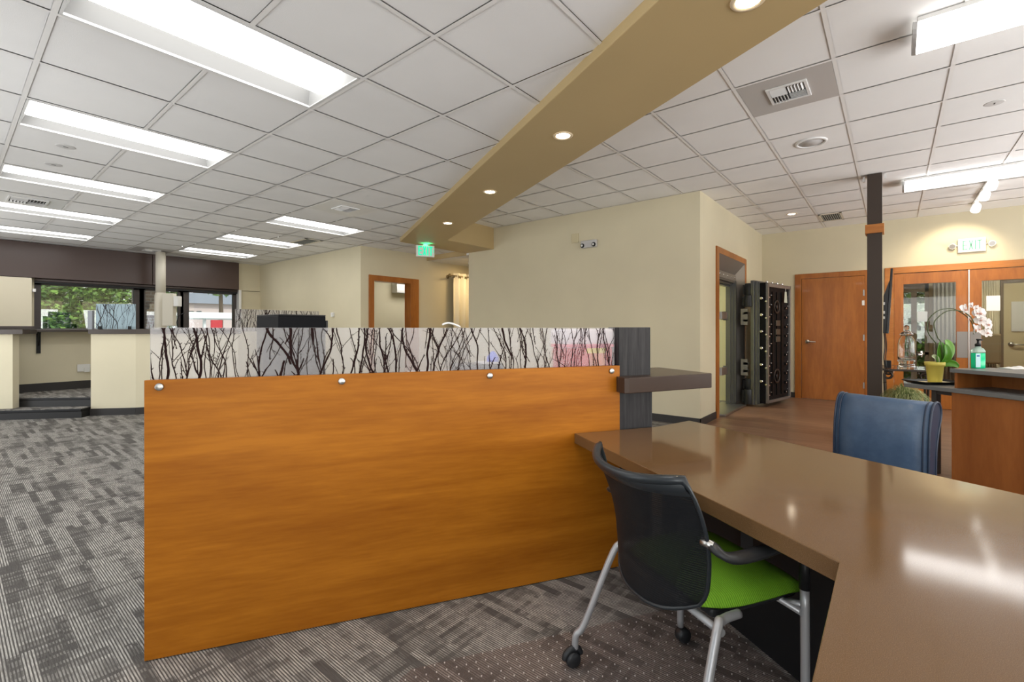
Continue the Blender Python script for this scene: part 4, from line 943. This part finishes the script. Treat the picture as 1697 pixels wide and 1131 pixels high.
for k, (x, y, s, rx, rzz) in enumerate(((1593, 516, 1.05, -.2, .3), (1601, 509, .55, .2, .2), (1613, 522, 1.1, 0, -.2), (1605, 514, .6, .3, .2), (1600, 531, .75, .2, .8), (1616, 533, .95, -.1, -.5), (1626, 540, 1.05, 0, .1), (1602, 548, .9, .1, .9), (1616, 548, .85, .0, .3), (1627, 554, .9, -.2, -.2), (1608, 522, .8, .1, .5))):
    if fl0 is None:
        fl0 = f0 = flower_mesh().build('flower', PET, t, solid=.0012)
        lp = MB().ball((0, -.006, -.004), .007, 10, sc=(1, 1.2, 1)).build('lip', pri('lip_pink', (.62, .35, .28), .5), f0)
    else: f0 = copy_tree(fl0, t)
    f0.location = ox(x, y, -.03 - .012 * (k % 4)); f0.scale = (s * 1.35, s * 1.35, s * 1.35); f0.rotation_euler = (rx, rzz * .8, rzz * .9)
tag(MB().add([], []).prism([(-.20, -.10), (.17, -.10), (.20, .10), (-.17, .10)], 0, .006).build('serving_tray', M_BLACK), 'black tray under the orchid pot', 'tray')
o = bpy.data.objects['serving_tray']; bpy.data.objects.remove(o)
mb = MB(); wT, hT = .19, .125
mb.add([(-wT + .03, -hT + .03, 0), (wT - .03, -hT + .03, 0), (wT - .03, hT - .03, 0), (-wT + .03, hT - .03, 0), (-wT, -hT, .022), (wT, -hT, .022), (wT, hT, .022), (-wT, hT, .022)], [(3, 2, 1, 0), (0, 1, 5, 4), (1, 2, 6, 5), (2, 3, 7, 6), (3, 0, 4, 7)])
o = mb.build('serving_tray', M_BLACK, solid=.004); o.location = (5.60, -.288, .7625); o.rotation_euler = (0, 0, RZC)
tag(o, 'black tray under the orchid pot', 'tray')
tag(MB().box(-.16, .16, -.10, .10, 0, .0025).build('tray_mat', pri('mat_cream', (.72, .62, .38), .6)), 'cream liner lying in the black tray under the orchid pot', 'liner')
o = bpy.data.objects['tray_mat']; o.location = (5.60, -.288, .7680); o.rotation_euler = (0, 0, RZC)
# sanitizer
t = thing('hand_sanitizer', 'pump bottle of green hand sanitizer on the upper counter', 'bottle', (5.497, -.553, .918), RZC)
GEL = pri('green_gel', (.0, .62, .28), .25, emit=(0, .5, .2), estr=.0)
def rr(w, d, r, n_=5):
    pts = []
    for cx_, cy_, a0 in ((w - r, d - r, 0), (-w + r, d - r, 90), (-w + r, -d + r, 180), (w - r, -d + r, 270)):
        for k in range(n_ + 1): a = R(a0 + 90 * k / n_); pts.append((cx_ + r * math.cos(a), cy_ + r * math.sin(a)))
    return pts
def loft(secs, mi=0, mb=None):
    mb = mb or MB(); k = len(secs[0][0]); vs = [(x, y, z) for pts, z in secs for x, y in pts]
    fs = [(i * k + j, i * k + (j + 1) % k, (i + 1) * k + (j + 1) % k, (i + 1) * k + j) for i in range(len(secs) - 1) for j in range(k)]
    mb.add(vs, fs, mi, True); mb.f += [tuple(range(len(mb.v) - len(vs), len(mb.v) - len(vs) + k))[::-1], tuple(range(len(mb.v) - k, len(mb.v)))]; mb.m += [mi, mi]; mb.sm += [False, False]
    return mb
loft([(rr(.044, .026, .02), .0), (rr(.046, .028, .02), .006), (rr(.046, .028, .02), .128)]).build('gel', GEL, t)
loft([(rr(.0465, .0285, .02), .129), (rr(.0465, .0285, .02), .145), (rr(.036, .024, .018), .165), (rr(.018, .018, .017), .176), (rr(.017, .017, .016), .185)]).build('bottle_shoulder', pri('clear_plastic_pale', (.62, .82, .72), .15, trans=.5), t)
MB().box(-.0475, -.008, -.0295, -.0285, .01, .125).build('label', pri('label_pale_blue', (.45, .68, .72), .5), t)
MB().box(-.040, -.016, -.0300, -.0294, .098, .112).build('label_band', pri('label_blue', (.02, .12, .35), .5), t)
MB().lathe([(0, .185), (.020, .185), (.020, .205), (.008, .209), (.007, .232), (.012, .236), (.012, .246), (0, .247)], n=20).tube([(0, 0, .24), (.0, -.035, .238)], .006, 8).build('pump', M_BLACK, t)
# cloth, coil
rnd = random.Random(9)
def fn(u, v): x = -.10 + .22 * u; y = -.06 + .12 * v; return (x, y, .004 + .022 * max(0, noise.noise((x * 22, y * 22, 0)) + .45) * math.sin(PI * u) ** .5 * math.sin(PI * v) ** .5)
o = tag(MB().grid(fn, 26, 18).build('folded_cloth', pri('cloth_white', (.82, .80, .77), .9), solid=.003), 'crumpled white cloth on the upper counter at the right edge', 'cloth'); o.location = (5.61, -.80, .921); o.rotation_euler = (0, 0, RZC)
o = tag(MB().tube(smooth_path([(-.08, 0, .005), (-.02, .02, .007), (.04, -.015, .005), (.0, -.03, .009), (-.05, .01, .008), (.06, .03, .006), (.1, 0, .005)]), .004, 6).build('charger_cable', M_BLACK), 'black cable coiled on the lower counter under the upper shelf', 'cable'); o.location = (5.14, -.84, .7615); o.rotation_euler = (0, 0, RZC)
# grass plant
t = thing('grass_plant', 'bushy pale green ornamental grass in a pot between column and reception desk', 'plant', (6.35, -.095, .0))
MB().lathe([(0, 0), (.10, 0), (.13, .38), (.14, .39), (.13, .40), (0, .39)], n=28).build('pot', pri('pot_dark', (.06, .05, .045), .6), t)
rnd = random.Random(3); mb = MB()
for k in range(950):
    a = rnd.uniform(0, 2 * PI); sp = rnd.uniform(.02, 1) ** .6; L_ = rnd.uniform(.75, 1.08); w = rnd.uniform(.003, .006); tw = rnd.uniform(-.5, .5)
    pts = []
    for i in range(6):
        f = i / 5; rad = .05 * sp + .21 * sp * f ** 1.1 * L_; z = .38 + (.23 * math.sin(f * PI * (.5 + .42 * sp)) * L_ * (1.15 - .35 * sp)) + .05 * (1 - sp)
        aa = a + tw * f; pts.append(Vector((rad * math.cos(aa), rad * math.sin(aa), z)))
    sd_ = Vector((-math.sin(a), math.cos(a), .3)).normalized()
    vs = []; 
    for i, p in enumerate(pts): ww = w * (1 - i / 5.5); vs += [p - sd_ * ww, p + sd_ * ww]
    mb.add(vs, [(2 * i, 2 * i + 1, 2 * i + 3, 2 * i + 2) for i in range(5)], rnd.randrange(2))
mb.build('grass_blades', [pri('grass_pale', (.42, .44, .20), .7), pri('grass_green', (.17, .22, .07), .7)], t)

# ================================================================ FRONT DESK
DZ = .723
t = thing('office_desk', 'large brown polished quartz desk filling the right foreground', 'desk', (1.5, 0, 0))
top = [(2.018, 1.242), (2.243, 1.098), (2.441, .980), (2.715, .905), (1.735, -1.30), (.25, -1.30), (.25, .094), (1.283, .094)]
MB().prism(top[::-1], DZ - .05, DZ).build('desk_top', M_QUARTZ, t, world=True, bevel=.0025)
ed = (Vector((1.92, .255)) - Vector((2.173, .624))).normalized()
p0 = Vector((2.173, .624)) - ed * .38; p1 = Vector((1.92, .255)) + ed * .75
mp = MB().wallseg(tuple(p1), tuple(p0), -.03, 0, DZ - .052).build('modesty_panel', M_BLACK, t, world=True)
nm = Vector((-ed.y, ed.x)); nm = nm if nm.dot(Vector((-1, -1))) > 0 else -nm
for (x, y, z) in ((1.983, .33, .192), (2.01, .369, .136), (1.949, .281, .139)):
    c = Vector((x, y, z)); a = Vector((nm.x, nm.y, 0))
    MB().tube([c - a * .001, c + a * .003], .0065, 14).build('screw_cap', M_STEEL, t, world=True)
MB().box(.35, 1.2, -1.2, -1.15, 0, DZ - .05).build('support_panel', M_BLACK, t, world=True)
MB().obox((2.05, .45, .42), (.02, .05, .25), (0, 0, 0)).build('power_pack', M_BLKPL, t, world=True)
# chair mat
m = bpy.data.materials.new('clear_chair_mat'); m.use_nodes = True; MATS['mat'] = m
n, l, b = nodes(m); b.inputs['Base Color'].default_value = (.50, .44, .42, 1); b.inputs['Roughness'].default_value = .3
tb = n.new('ShaderNodeBsdfTransparent'); tb.inputs[0].default_value = (.93, .90, .89, 1); mx = n.new('ShaderNodeMixShader')
g = n.new('ShaderNodeNewGeometry'); mp_ = n.new('ShaderNodeMapping'); mp_.inputs['Rotation'].default_value = (0, 0, R(31)); mp_.inputs['Scale'].default_value = (27, 27, 0)
l.new(g.outputs['Position'], mp_.inputs[0]); sp_ = n.new('ShaderNodeSeparateXYZ'); l.new(mp_.outputs[0], sp_.inputs[0])
def cell(a): return mth(m, 'SUBTRACT', mth(m, 'FRACT', a), .5)
dx, dy = cell(sp_.outputs[0]), cell(sp_.outputs[1])
dd = mth(m, 'ADD', mth(m, 'MULTIPLY', dx, dx), mth(m, 'MULTIPLY', dy, dy)); dot = mth(m, 'LESS_THAN', dd, .0048)
l.new(mix(m, dot, (.38, .33, .31), (.95, .93, .9)), b.inputs['Base Color'])
l.new(mth(m, 'ADD', mth(m, 'MULTIPLY', dot, .6), .11), mx.inputs[0]); l.new(tb.outputs[0], mx.inputs[1]); l.new(b.outputs[0], mx.inputs[2]); l.new(mx.outputs[0], n['Material Output'].inputs[0])
A = (1.075, 1.368)
mat_poly = [(.2, -.2), (.10, .4), (.35, .75), (.93, 1.20), (.98, 1.30), (1.03, 1.355), (1.09, 1.362), (1.15, 1.325), (2.02, .79), (2.10, .72), (2.12, .64), (2.08, .54), (1.92, .30), (1.62, -.15)]
tag(MB().prism(mat_poly[::-1], .002, .005).build('chair_mat', m), 'clear studded plastic chair mat on the grey carpet under the mesh chair', 'chair mat')

# ================================================================ MESH CHAIR
t = thing('mesh_chair', 'black mesh-back office chair with lime green seat and silver legs on casters', 'chair', (1.335, .653, .005), R(-30.2 - 90))
m = bpy.data.materials.new('black_mesh_fabric'); m.use_nodes = True; M_MESH = m
n, l, b = nodes(m); b.inputs['Base Color'].default_value = (.008, .009, .011, 1); b.inputs['Roughness'].default_value = .6; b.inputs['Specular IOR Level'].default_value = .25
tc = n.new('ShaderNodeTexCoord'); sx = n.new('ShaderNodeSeparateXYZ'); l.new(tc.outputs['Object'], sx.inputs[0])
rib = mth(m, 'FRACT', mth(m, 'MULTIPLY', sx.outputs[2], 150)); gap = mth(m, 'GREATER_THAN', rib, .62)
tb = n.new('ShaderNodeBsdfTransparent'); mx = n.new('ShaderNodeMixShader')
l.new(mth(m, 'MULTIPLY', gap, .09), mx.inputs[0]); l.new(b.outputs[0], mx.inputs[1]); l.new(tb.outputs[0], mx.inputs[2]); l.new(mx.outputs[0], n['Material Output'].inputs[0])
bump(m, rib, .4, .003)
def bs(u, v, off=0):
    """back shell: u -1..1 across, v 0..1 upwards"""
    wv = .211 + .018 * math.sin(v * PI * .8) + .006 * v
    if v > .85: wv -= .6 * (v - .85) ** 2
    if v < .15: wv -= .8 * (.15 - v) ** 2
    z = .467 + .367 * v - .055 * (1 - abs(u) ** 2.5) * (1 - v) ** 2
    ye = .128 + .02 * math.sin(v * PI) - .074 * v ** 1.6
    y = ye - .074 * (1 - abs(u) ** 2.4) * (1 + .25 * v)
    z -= .022 * (1 - u * u) * v ** 4
    return Vector((u * wv, y - off, z))
bk = MB().grid(lambda a, c: bs(a * 2 - 1, c), 26, 26).build('mesh_back', M_MESH, t)
rim = [bs(-1, k / 14) for k in range(15)] + [bs(-1 + 2 * k / 18, 1) for k in range(1, 19)] + [bs(1, 1 - k / 14) for k in range(1, 15)] + [bs(1 - 2 * k / 14, 0) for k in range(1, 15)]
rd = [.006] * 15 + [.014] * 18 + [.006] * 14 + [.006] * 14
for i in range(12, 15): rd[i] = .009
MB().tube(rim, rd, 10).build('back_rim', pri('black_vinyl', (.018, .022, .026), .3), t)
MB().grid(lambda a, c: bs(a * 2 - 1, .88 + c * .12, .003 + .010 * math.sin(c * PI)), 22, 5).build('top_pad', pri('black_vinyl', (.018, .022, .026), .3), t)
GRN = pri('lime_green_fabric', (.17, .40, .012), .8); v = coords(GRN, (1, 1, 1), False)
wv_ = GRN.node_tree.nodes.new('ShaderNodeTexWave'); GRN.node_tree.links.new(v, wv_.inputs[0]); wv_.inputs['Scale'].default_value = 48; wv_.bands_direction = 'Y'
setcol(GRN, mix(GRN, wv_.outputs['Fac'], (.115, .30, .010), (.235, .50, .02))); bump(GRN, wv_.outputs['Fac'], .4, .003)
def seat(u, v):
    x = -.218 + .436 * u; y = .150 + .385 * v; ex = (2 * u - 1); ey = (2 * v - 1)
    k = (1 - abs(ex) ** 4) * (1 - abs(ey) ** 4); x *= 1 - .16 * max(0, -ey) ** 4
    return (x * (1 - .03 * ey * ey), y, .450 + .050 * max(k, 0) ** .5 - .012 * math.cos(ey * 1.5) * (1 - ex * ex) - .02 * max(0, ey - .55))
mb = MB().grid(seat, 24, 24); mb.grid(lambda u, v: (seat(u, v)[0], seat(u, v)[1], .448 - .02 * max(0, 2 * v - 1.55)), 8, 8)
mb.build('seat', GRN, t)
MB().box(-.20, .20, .17, .50, .42, .447).build('seat_pan', M_BLKPL, t, bevel=.01)
for s in (-1, 1):
    l1 = MB().tube(smooth_path([(s * .225, .24, .438), (s * .235, .17, .440), (s * .250, .135, .42), (s * .285, .035, .16), (s * .297, .006, .115), (s * .298, .0, .09), (s * .298, .0, .062)], 5), .0125, 12).build('leg', M_SILVER, t)
    cm = MB().lathe([(.0, -.020), (.024, -.020), (.028, -.014), (.028, .014), (.024, .020), (0, .020)], (s * .298, -.012, .028), 22, axis='x').build('caster', M_BLKPL, l1)
    MB().tube(smooth_path([(s * .298, .022, .040), (s * .298, .012, .058), (s * .298, -.012, .064), (s * .298, -.036, .050), (s * .298, -.043, .030)], 4), .012, 8).build('caster_hood', M_BLKPL, cm)
    l2 = MB().tube(smooth_path([(s * .262, .452, .49), (s * .264, .452, .20), (s * .264, .452, .062)], 4), .0125, 12).tube([(s * .20, .44, .42), (s * .262, .452, .44)], .010, 8).build('leg', M_SILVER, t)
    MB().lathe([(.0, -.020), (.024, -.020), (.028, -.014), (.028, .014), (.024, .020), (0, .020)], (s * .264, .464, .028), 22, axis='x').build('caster', M_BLKPL, l2)
    MB().tube([(s * .262, .452, .485), (s * .262, .452, .60)], .0145, 12).build('leg_sleeve', M_BLACK, t)
    ar = [(s * .235, .13, .655), (s * .262, .135, .645), (s * .275, .165, .630), (s * .278, .25, .630), (s * .275, .36, .638), (s * .266, .46, .632)]
    P = smooth_path(ar, 5); mb = MB(); vs = []
    for i, p in enumerate(P):
        w = .010 + .010 * math.sin(PI * i / (len(P) - 1)); h_ = .013
        d_ = (P[min(i + 1, len(P) - 1)] - P[max(i - 1, 0)]).normalized(); sd_ = Vector((d_.y, -d_.x, 0)).normalized()
        for q in range(8): a = 2 * PI * q / 8; vs.append(p + sd_ * (w * 1.3 * math.cos(a)) + Vector((0, 0, h_ * math.sin(a))))
    k = len(P); mb.add(vs, [(i * 8 + j, i * 8 + (j + 1) % 8, (i + 1) * 8 + (j + 1) % 8, (i + 1) * 8 + j) for i in range(k - 1) for j in range(8)] + [tuple(range(8))[::-1], tuple(range((k - 1) * 8, k * 8))], 0, True)
    mb.build('armrest', M_BLKPL, t)
    MB().tube([(s * .215, .115, .66), (s * .245, .13, .655)], .012, 10).build('arm_bolt', M_STEEL, t)
MB().tube([(-.245, .16, .412), (.245, .16, .412)], .011, 10).tube([(-.262, .44, .42), (.262, .44, .42)], .011, 10).build('seat_frame', M_SILVER, t)

# ================================================================ BLUE CHAIR
BLU = pri('blue_leather', (.060, .105, .185), .38, spec=.6); v = coords(BLU, (1, 1, 1), False)
setcol(BLU, ramp(BLU, noi(BLU, v, 9, 4, .6), [(.3, (.045, .082, .155)), (.7, (.075, .125, .21))])); bump(BLU, noi(BLU, v, 28, 4, .6), .25, .006)
BLUD = pri('navy_piping', (.022, .034, .065), .35)
t = thing('leather_chair', 'blue leather chair with rolled-back top and dark piping behind the quartz desk', 'chair', (3.235, .065, .004), R(67))
prof = [(0, .42), (-.004, .60), (-.012, .72), (-.028, .80), (-.045, .842), (-.068, .862), (-.098, .866), (-.125, .850), (-.138, .815), (-.132, .775), (-.112, .73), (-.092, .66), (-.080, .58), (-.075, .42)]
P = [Vector((0, a, b_)) for a, b_ in prof]; P = smooth_path(P, 4)
mb = MB(); k = len(P); hw = .222
vs = []
for x in (-hw, -hw * .5, 0, hw * .5, hw):
    vs += [Vector((x, p.y + (.010 * (1 - (x / hw) ** 2) if 1 else 0), p.z)) for p in P]
fs = [(i * k + j, (i + 1) * k + j, (i + 1) * k + (j + 1) % k, i * k + (j + 1) % k) for i in range(4) for j in range(k)] 
mb.add(vs, fs, 0, True); mb.f += [tuple(range(k)), tuple(range(4 * k, 5 * k))[::-1]]; mb.m += [1, 1]; mb.sm += [False, False]
mb.build('backrest', [BLU, BLUD], t)
for s in (-1, 1):
    MB().tube([Vector((s * hw, p.y, p.z)) for p in P], .006, 8).build('piping', BLUD, t)
    MB().tube([Vector((s * (hw - .024), p.y + .004, p.z)) for p in P[:len(P) // 2]], .0035, 8).build('piping', BLUD, t)
MB().box(-.225, .225, -.06, .40, .38, .47).build('seat', BLU, t, bevel=.025)
for x, y in ((-.2, -.05), (.2, -.05), (-.2, .37), (.2, .37)): MB().tube([(x, y, 0), (x, y, .40)], [.016, .024], 8).build('leg', BLUD, t)

# ================================================================ OUTSIDE
struct(MB().box(-25, 40, 11.45, 60, -.12, -.02).box(12.8, 40, -30, 11.45, -.12, -.02).build('ground', pri('pale_concrete', (.55, .54, .50), .9), keep=True))
FOL = [pri('foliage_light', (.19, .34, .06), .6), pri('foliage_mid', (.09, .20, .035), .6), pri('foliage_dark', (.035, .09, .02), .6)]
def foliage(name, label, cat, c, r, nleaf, size, seed, trunk=True, group=None):
    rnd = random.Random(seed); t = thing(name, label, cat, (c[0], c[1], -.02), 0, group); mb = MB()
    for k in range(nleaf):
        th_ = rnd.uniform(0, 2 * PI); ph = math.acos(rnd.uniform(-1, 1)); q = rnd.uniform(.55, 1.0)
        lump = 1 + .22 * noise.noise((math.cos(th_) * 2.2, math.sin(th_) * 2.2 + seed, math.cos(ph) * 2.2))
        p = Vector((r[0] * math.sin(ph) * math.cos(th_), r[1] * math.sin(ph) * math.sin(th_), r[2] * math.cos(ph))) * q * lump + Vector((0, 0, c[2]))
        a = Vector((rnd.gauss(0, 1), rnd.gauss(0, 1), rnd.gauss(0, .6))).normalized(); b_ = a.cross(Vector((rnd.gauss(0, 1), rnd.gauss(0, 1), rnd.gauss(0, 1)))).normalized()
        s = size * rnd.uniform(.6, 1.3); mb.add([p - a * s, p + b_ * s * .45, p + a * s, p - b_ * s * .45], [(0, 1, 2, 3)], rnd.choice((0, 0, 1, 1, 2)))
    mb.build('leaves', FOL, t)
    if trunk: MB().tube([(0, 0, 0), (.05, 0, c[2] * .5), (0, 0, c[2])], [.12, .09, .06], 10).build('trunk', pri('bark_brown', (.09, .06, .04), .9), t)
foliage('garden_bush', 'large light green bush filling the left window', 'bush', (1.85, 15.0, 1.45), (1.75, 1.0, 1.5), 14000, .07, 1, False)
foliage('street_tree', 'dark tree crown behind the bush at the top of the left window', 'tree', (1.2, 20, 3.6), (2.3, 2, 1.9), 6000, .14, 2)
foliage('street_tree', 'tree hanging over the roofs in the right window', 'tree', (8.3, 24.5, 4.2), (1.9, 1.2, 1.35), 5000, .12, 3)
foliage('street_tree', 'narrow tree between the round post and the right window frame', 'tree', (3.95, 16, 2.0), (.55, .5, 1.4), 2500, .08, 4)
foliage('garden_bush', 'sunlit shrubs outside the vestibule door', 'bush', (16.0, -.55, 1.9), (1.2, 2.6, 2.2), 9000, .11, 5, False)
def brickmat():
    m = pri('red_brown_brick', (.25, .16, .13), .85); n, l, b = nodes(m); br = n.new('ShaderNodeTexBrick'); tcx = coords(m, (1, 1, 1), True, (R(90), 0, 0)); l.new(tcx, br.inputs['Vector'])
    br.inputs['Scale'].default_value = 1; br.inputs['Brick Width'].default_value = .2; br.inputs['Row Height'].default_value = .07; br.inputs['Mortar Size'].default_value = .008
    br.inputs['Color1'].default_value = (.30, .19, .16, 1); br.inputs['Color2'].default_value = (.20, .13, .12, 1); br.inputs['Mortar'].default_value = (.35, .32, .30, 1); setcol(m, br.outputs[0]); return m
tag(MB().box(2.56, 3.05, 12.1, 12.5, -.02, 3.2).build('brick_pillar', brickmat()), 'brown brick pillar outside between the two windows', 'pillar')
t = thing('neighbour_building', 'white building corner seen high in the left window', 'building', (5, 23.5, -.02))
MB().box(4.0, 6.0, 22.5, 25, -.02, 3.6).build('wall', pri('white_siding', (.80, .82, .84), .7), t, world=True)
MB().box(3.9, 6.1, 22.3, 25.2, 3.6, 3.75).build('roof_edge', pri('roof_grey', (.22, .24, .27), .8), t, world=True)
t = thing('neighbour_building', 'pale pink house with grey roof beyond the right window', 'building', (11, 33, -.02))
MB().box(8.9, 16, 32, 38, -.02, 2.75).build('wall', pri('pink_stucco', (.55, .45, .43), .8), t, world=True)
MB().add([(8.6, 31.7, 2.75), (16.3, 31.7, 2.75), (16.3, 38.3, 2.75), (8.6, 38.3, 2.75), (10.5, 35, 4.1), (14.5, 35, 4.1)], [(0, 1, 5, 4), (1, 2, 5), (2, 3, 4, 5), (3, 0, 4), (0, 3, 2, 1)]).build('roof', pri('roof_grey', (.22, .24, .27), .8), t, world=True)
for x in (9.2, 9.6, 11.6): MB().box(x, x + .25, 31.96, 32.02, 1.9, 2.3).build('window', pri('dark_glass', (.06, .08, .10), .2), t, world=True)
t = thing('walkway_canopy', 'flat white canopy on posts outside the right window', 'canopy', (6, 18, -.02))
MB().box(4.3, 8.4, 17.8, 20.5, 1.60, 1.80).build('canopy_roof', pri('canopy_white', (.85, .88, .88), .5), t, world=True)
for x in (4.7, 5.6, 6.5, 7.4): MB().box(x, x + .08, 18, 18.08, -.02, 1.6).build('post', pri('canopy_white', (.85, .88, .88), .5), t, world=True)
t = thing('red_sign', 'small red sign outside the right window under the canopy', 'sign', (5.45, 16.4, -.02))
MB().box(5.30, 5.62, 16.38, 16.42, 1.22, 1.52).build('sign_face', pri('sign_red', (.6, .03, .05), .5), t, world=True)
MB().cyl((5.46, 16.4, -.02), (5.46, 16.4, 1.22), .02, n=10).build('post', M_STEEL, t, world=True)
t = thing('light_pole', 'grey pole outside the left window', 'pole', (2.75, 17.5, -.02))
MB().cyl((2.75, 17.5, -.02), (2.75, 17.5, 5), .07, n=12).build('pole', pri('pole_grey', (.35, .40, .38), .6), t, world=True)
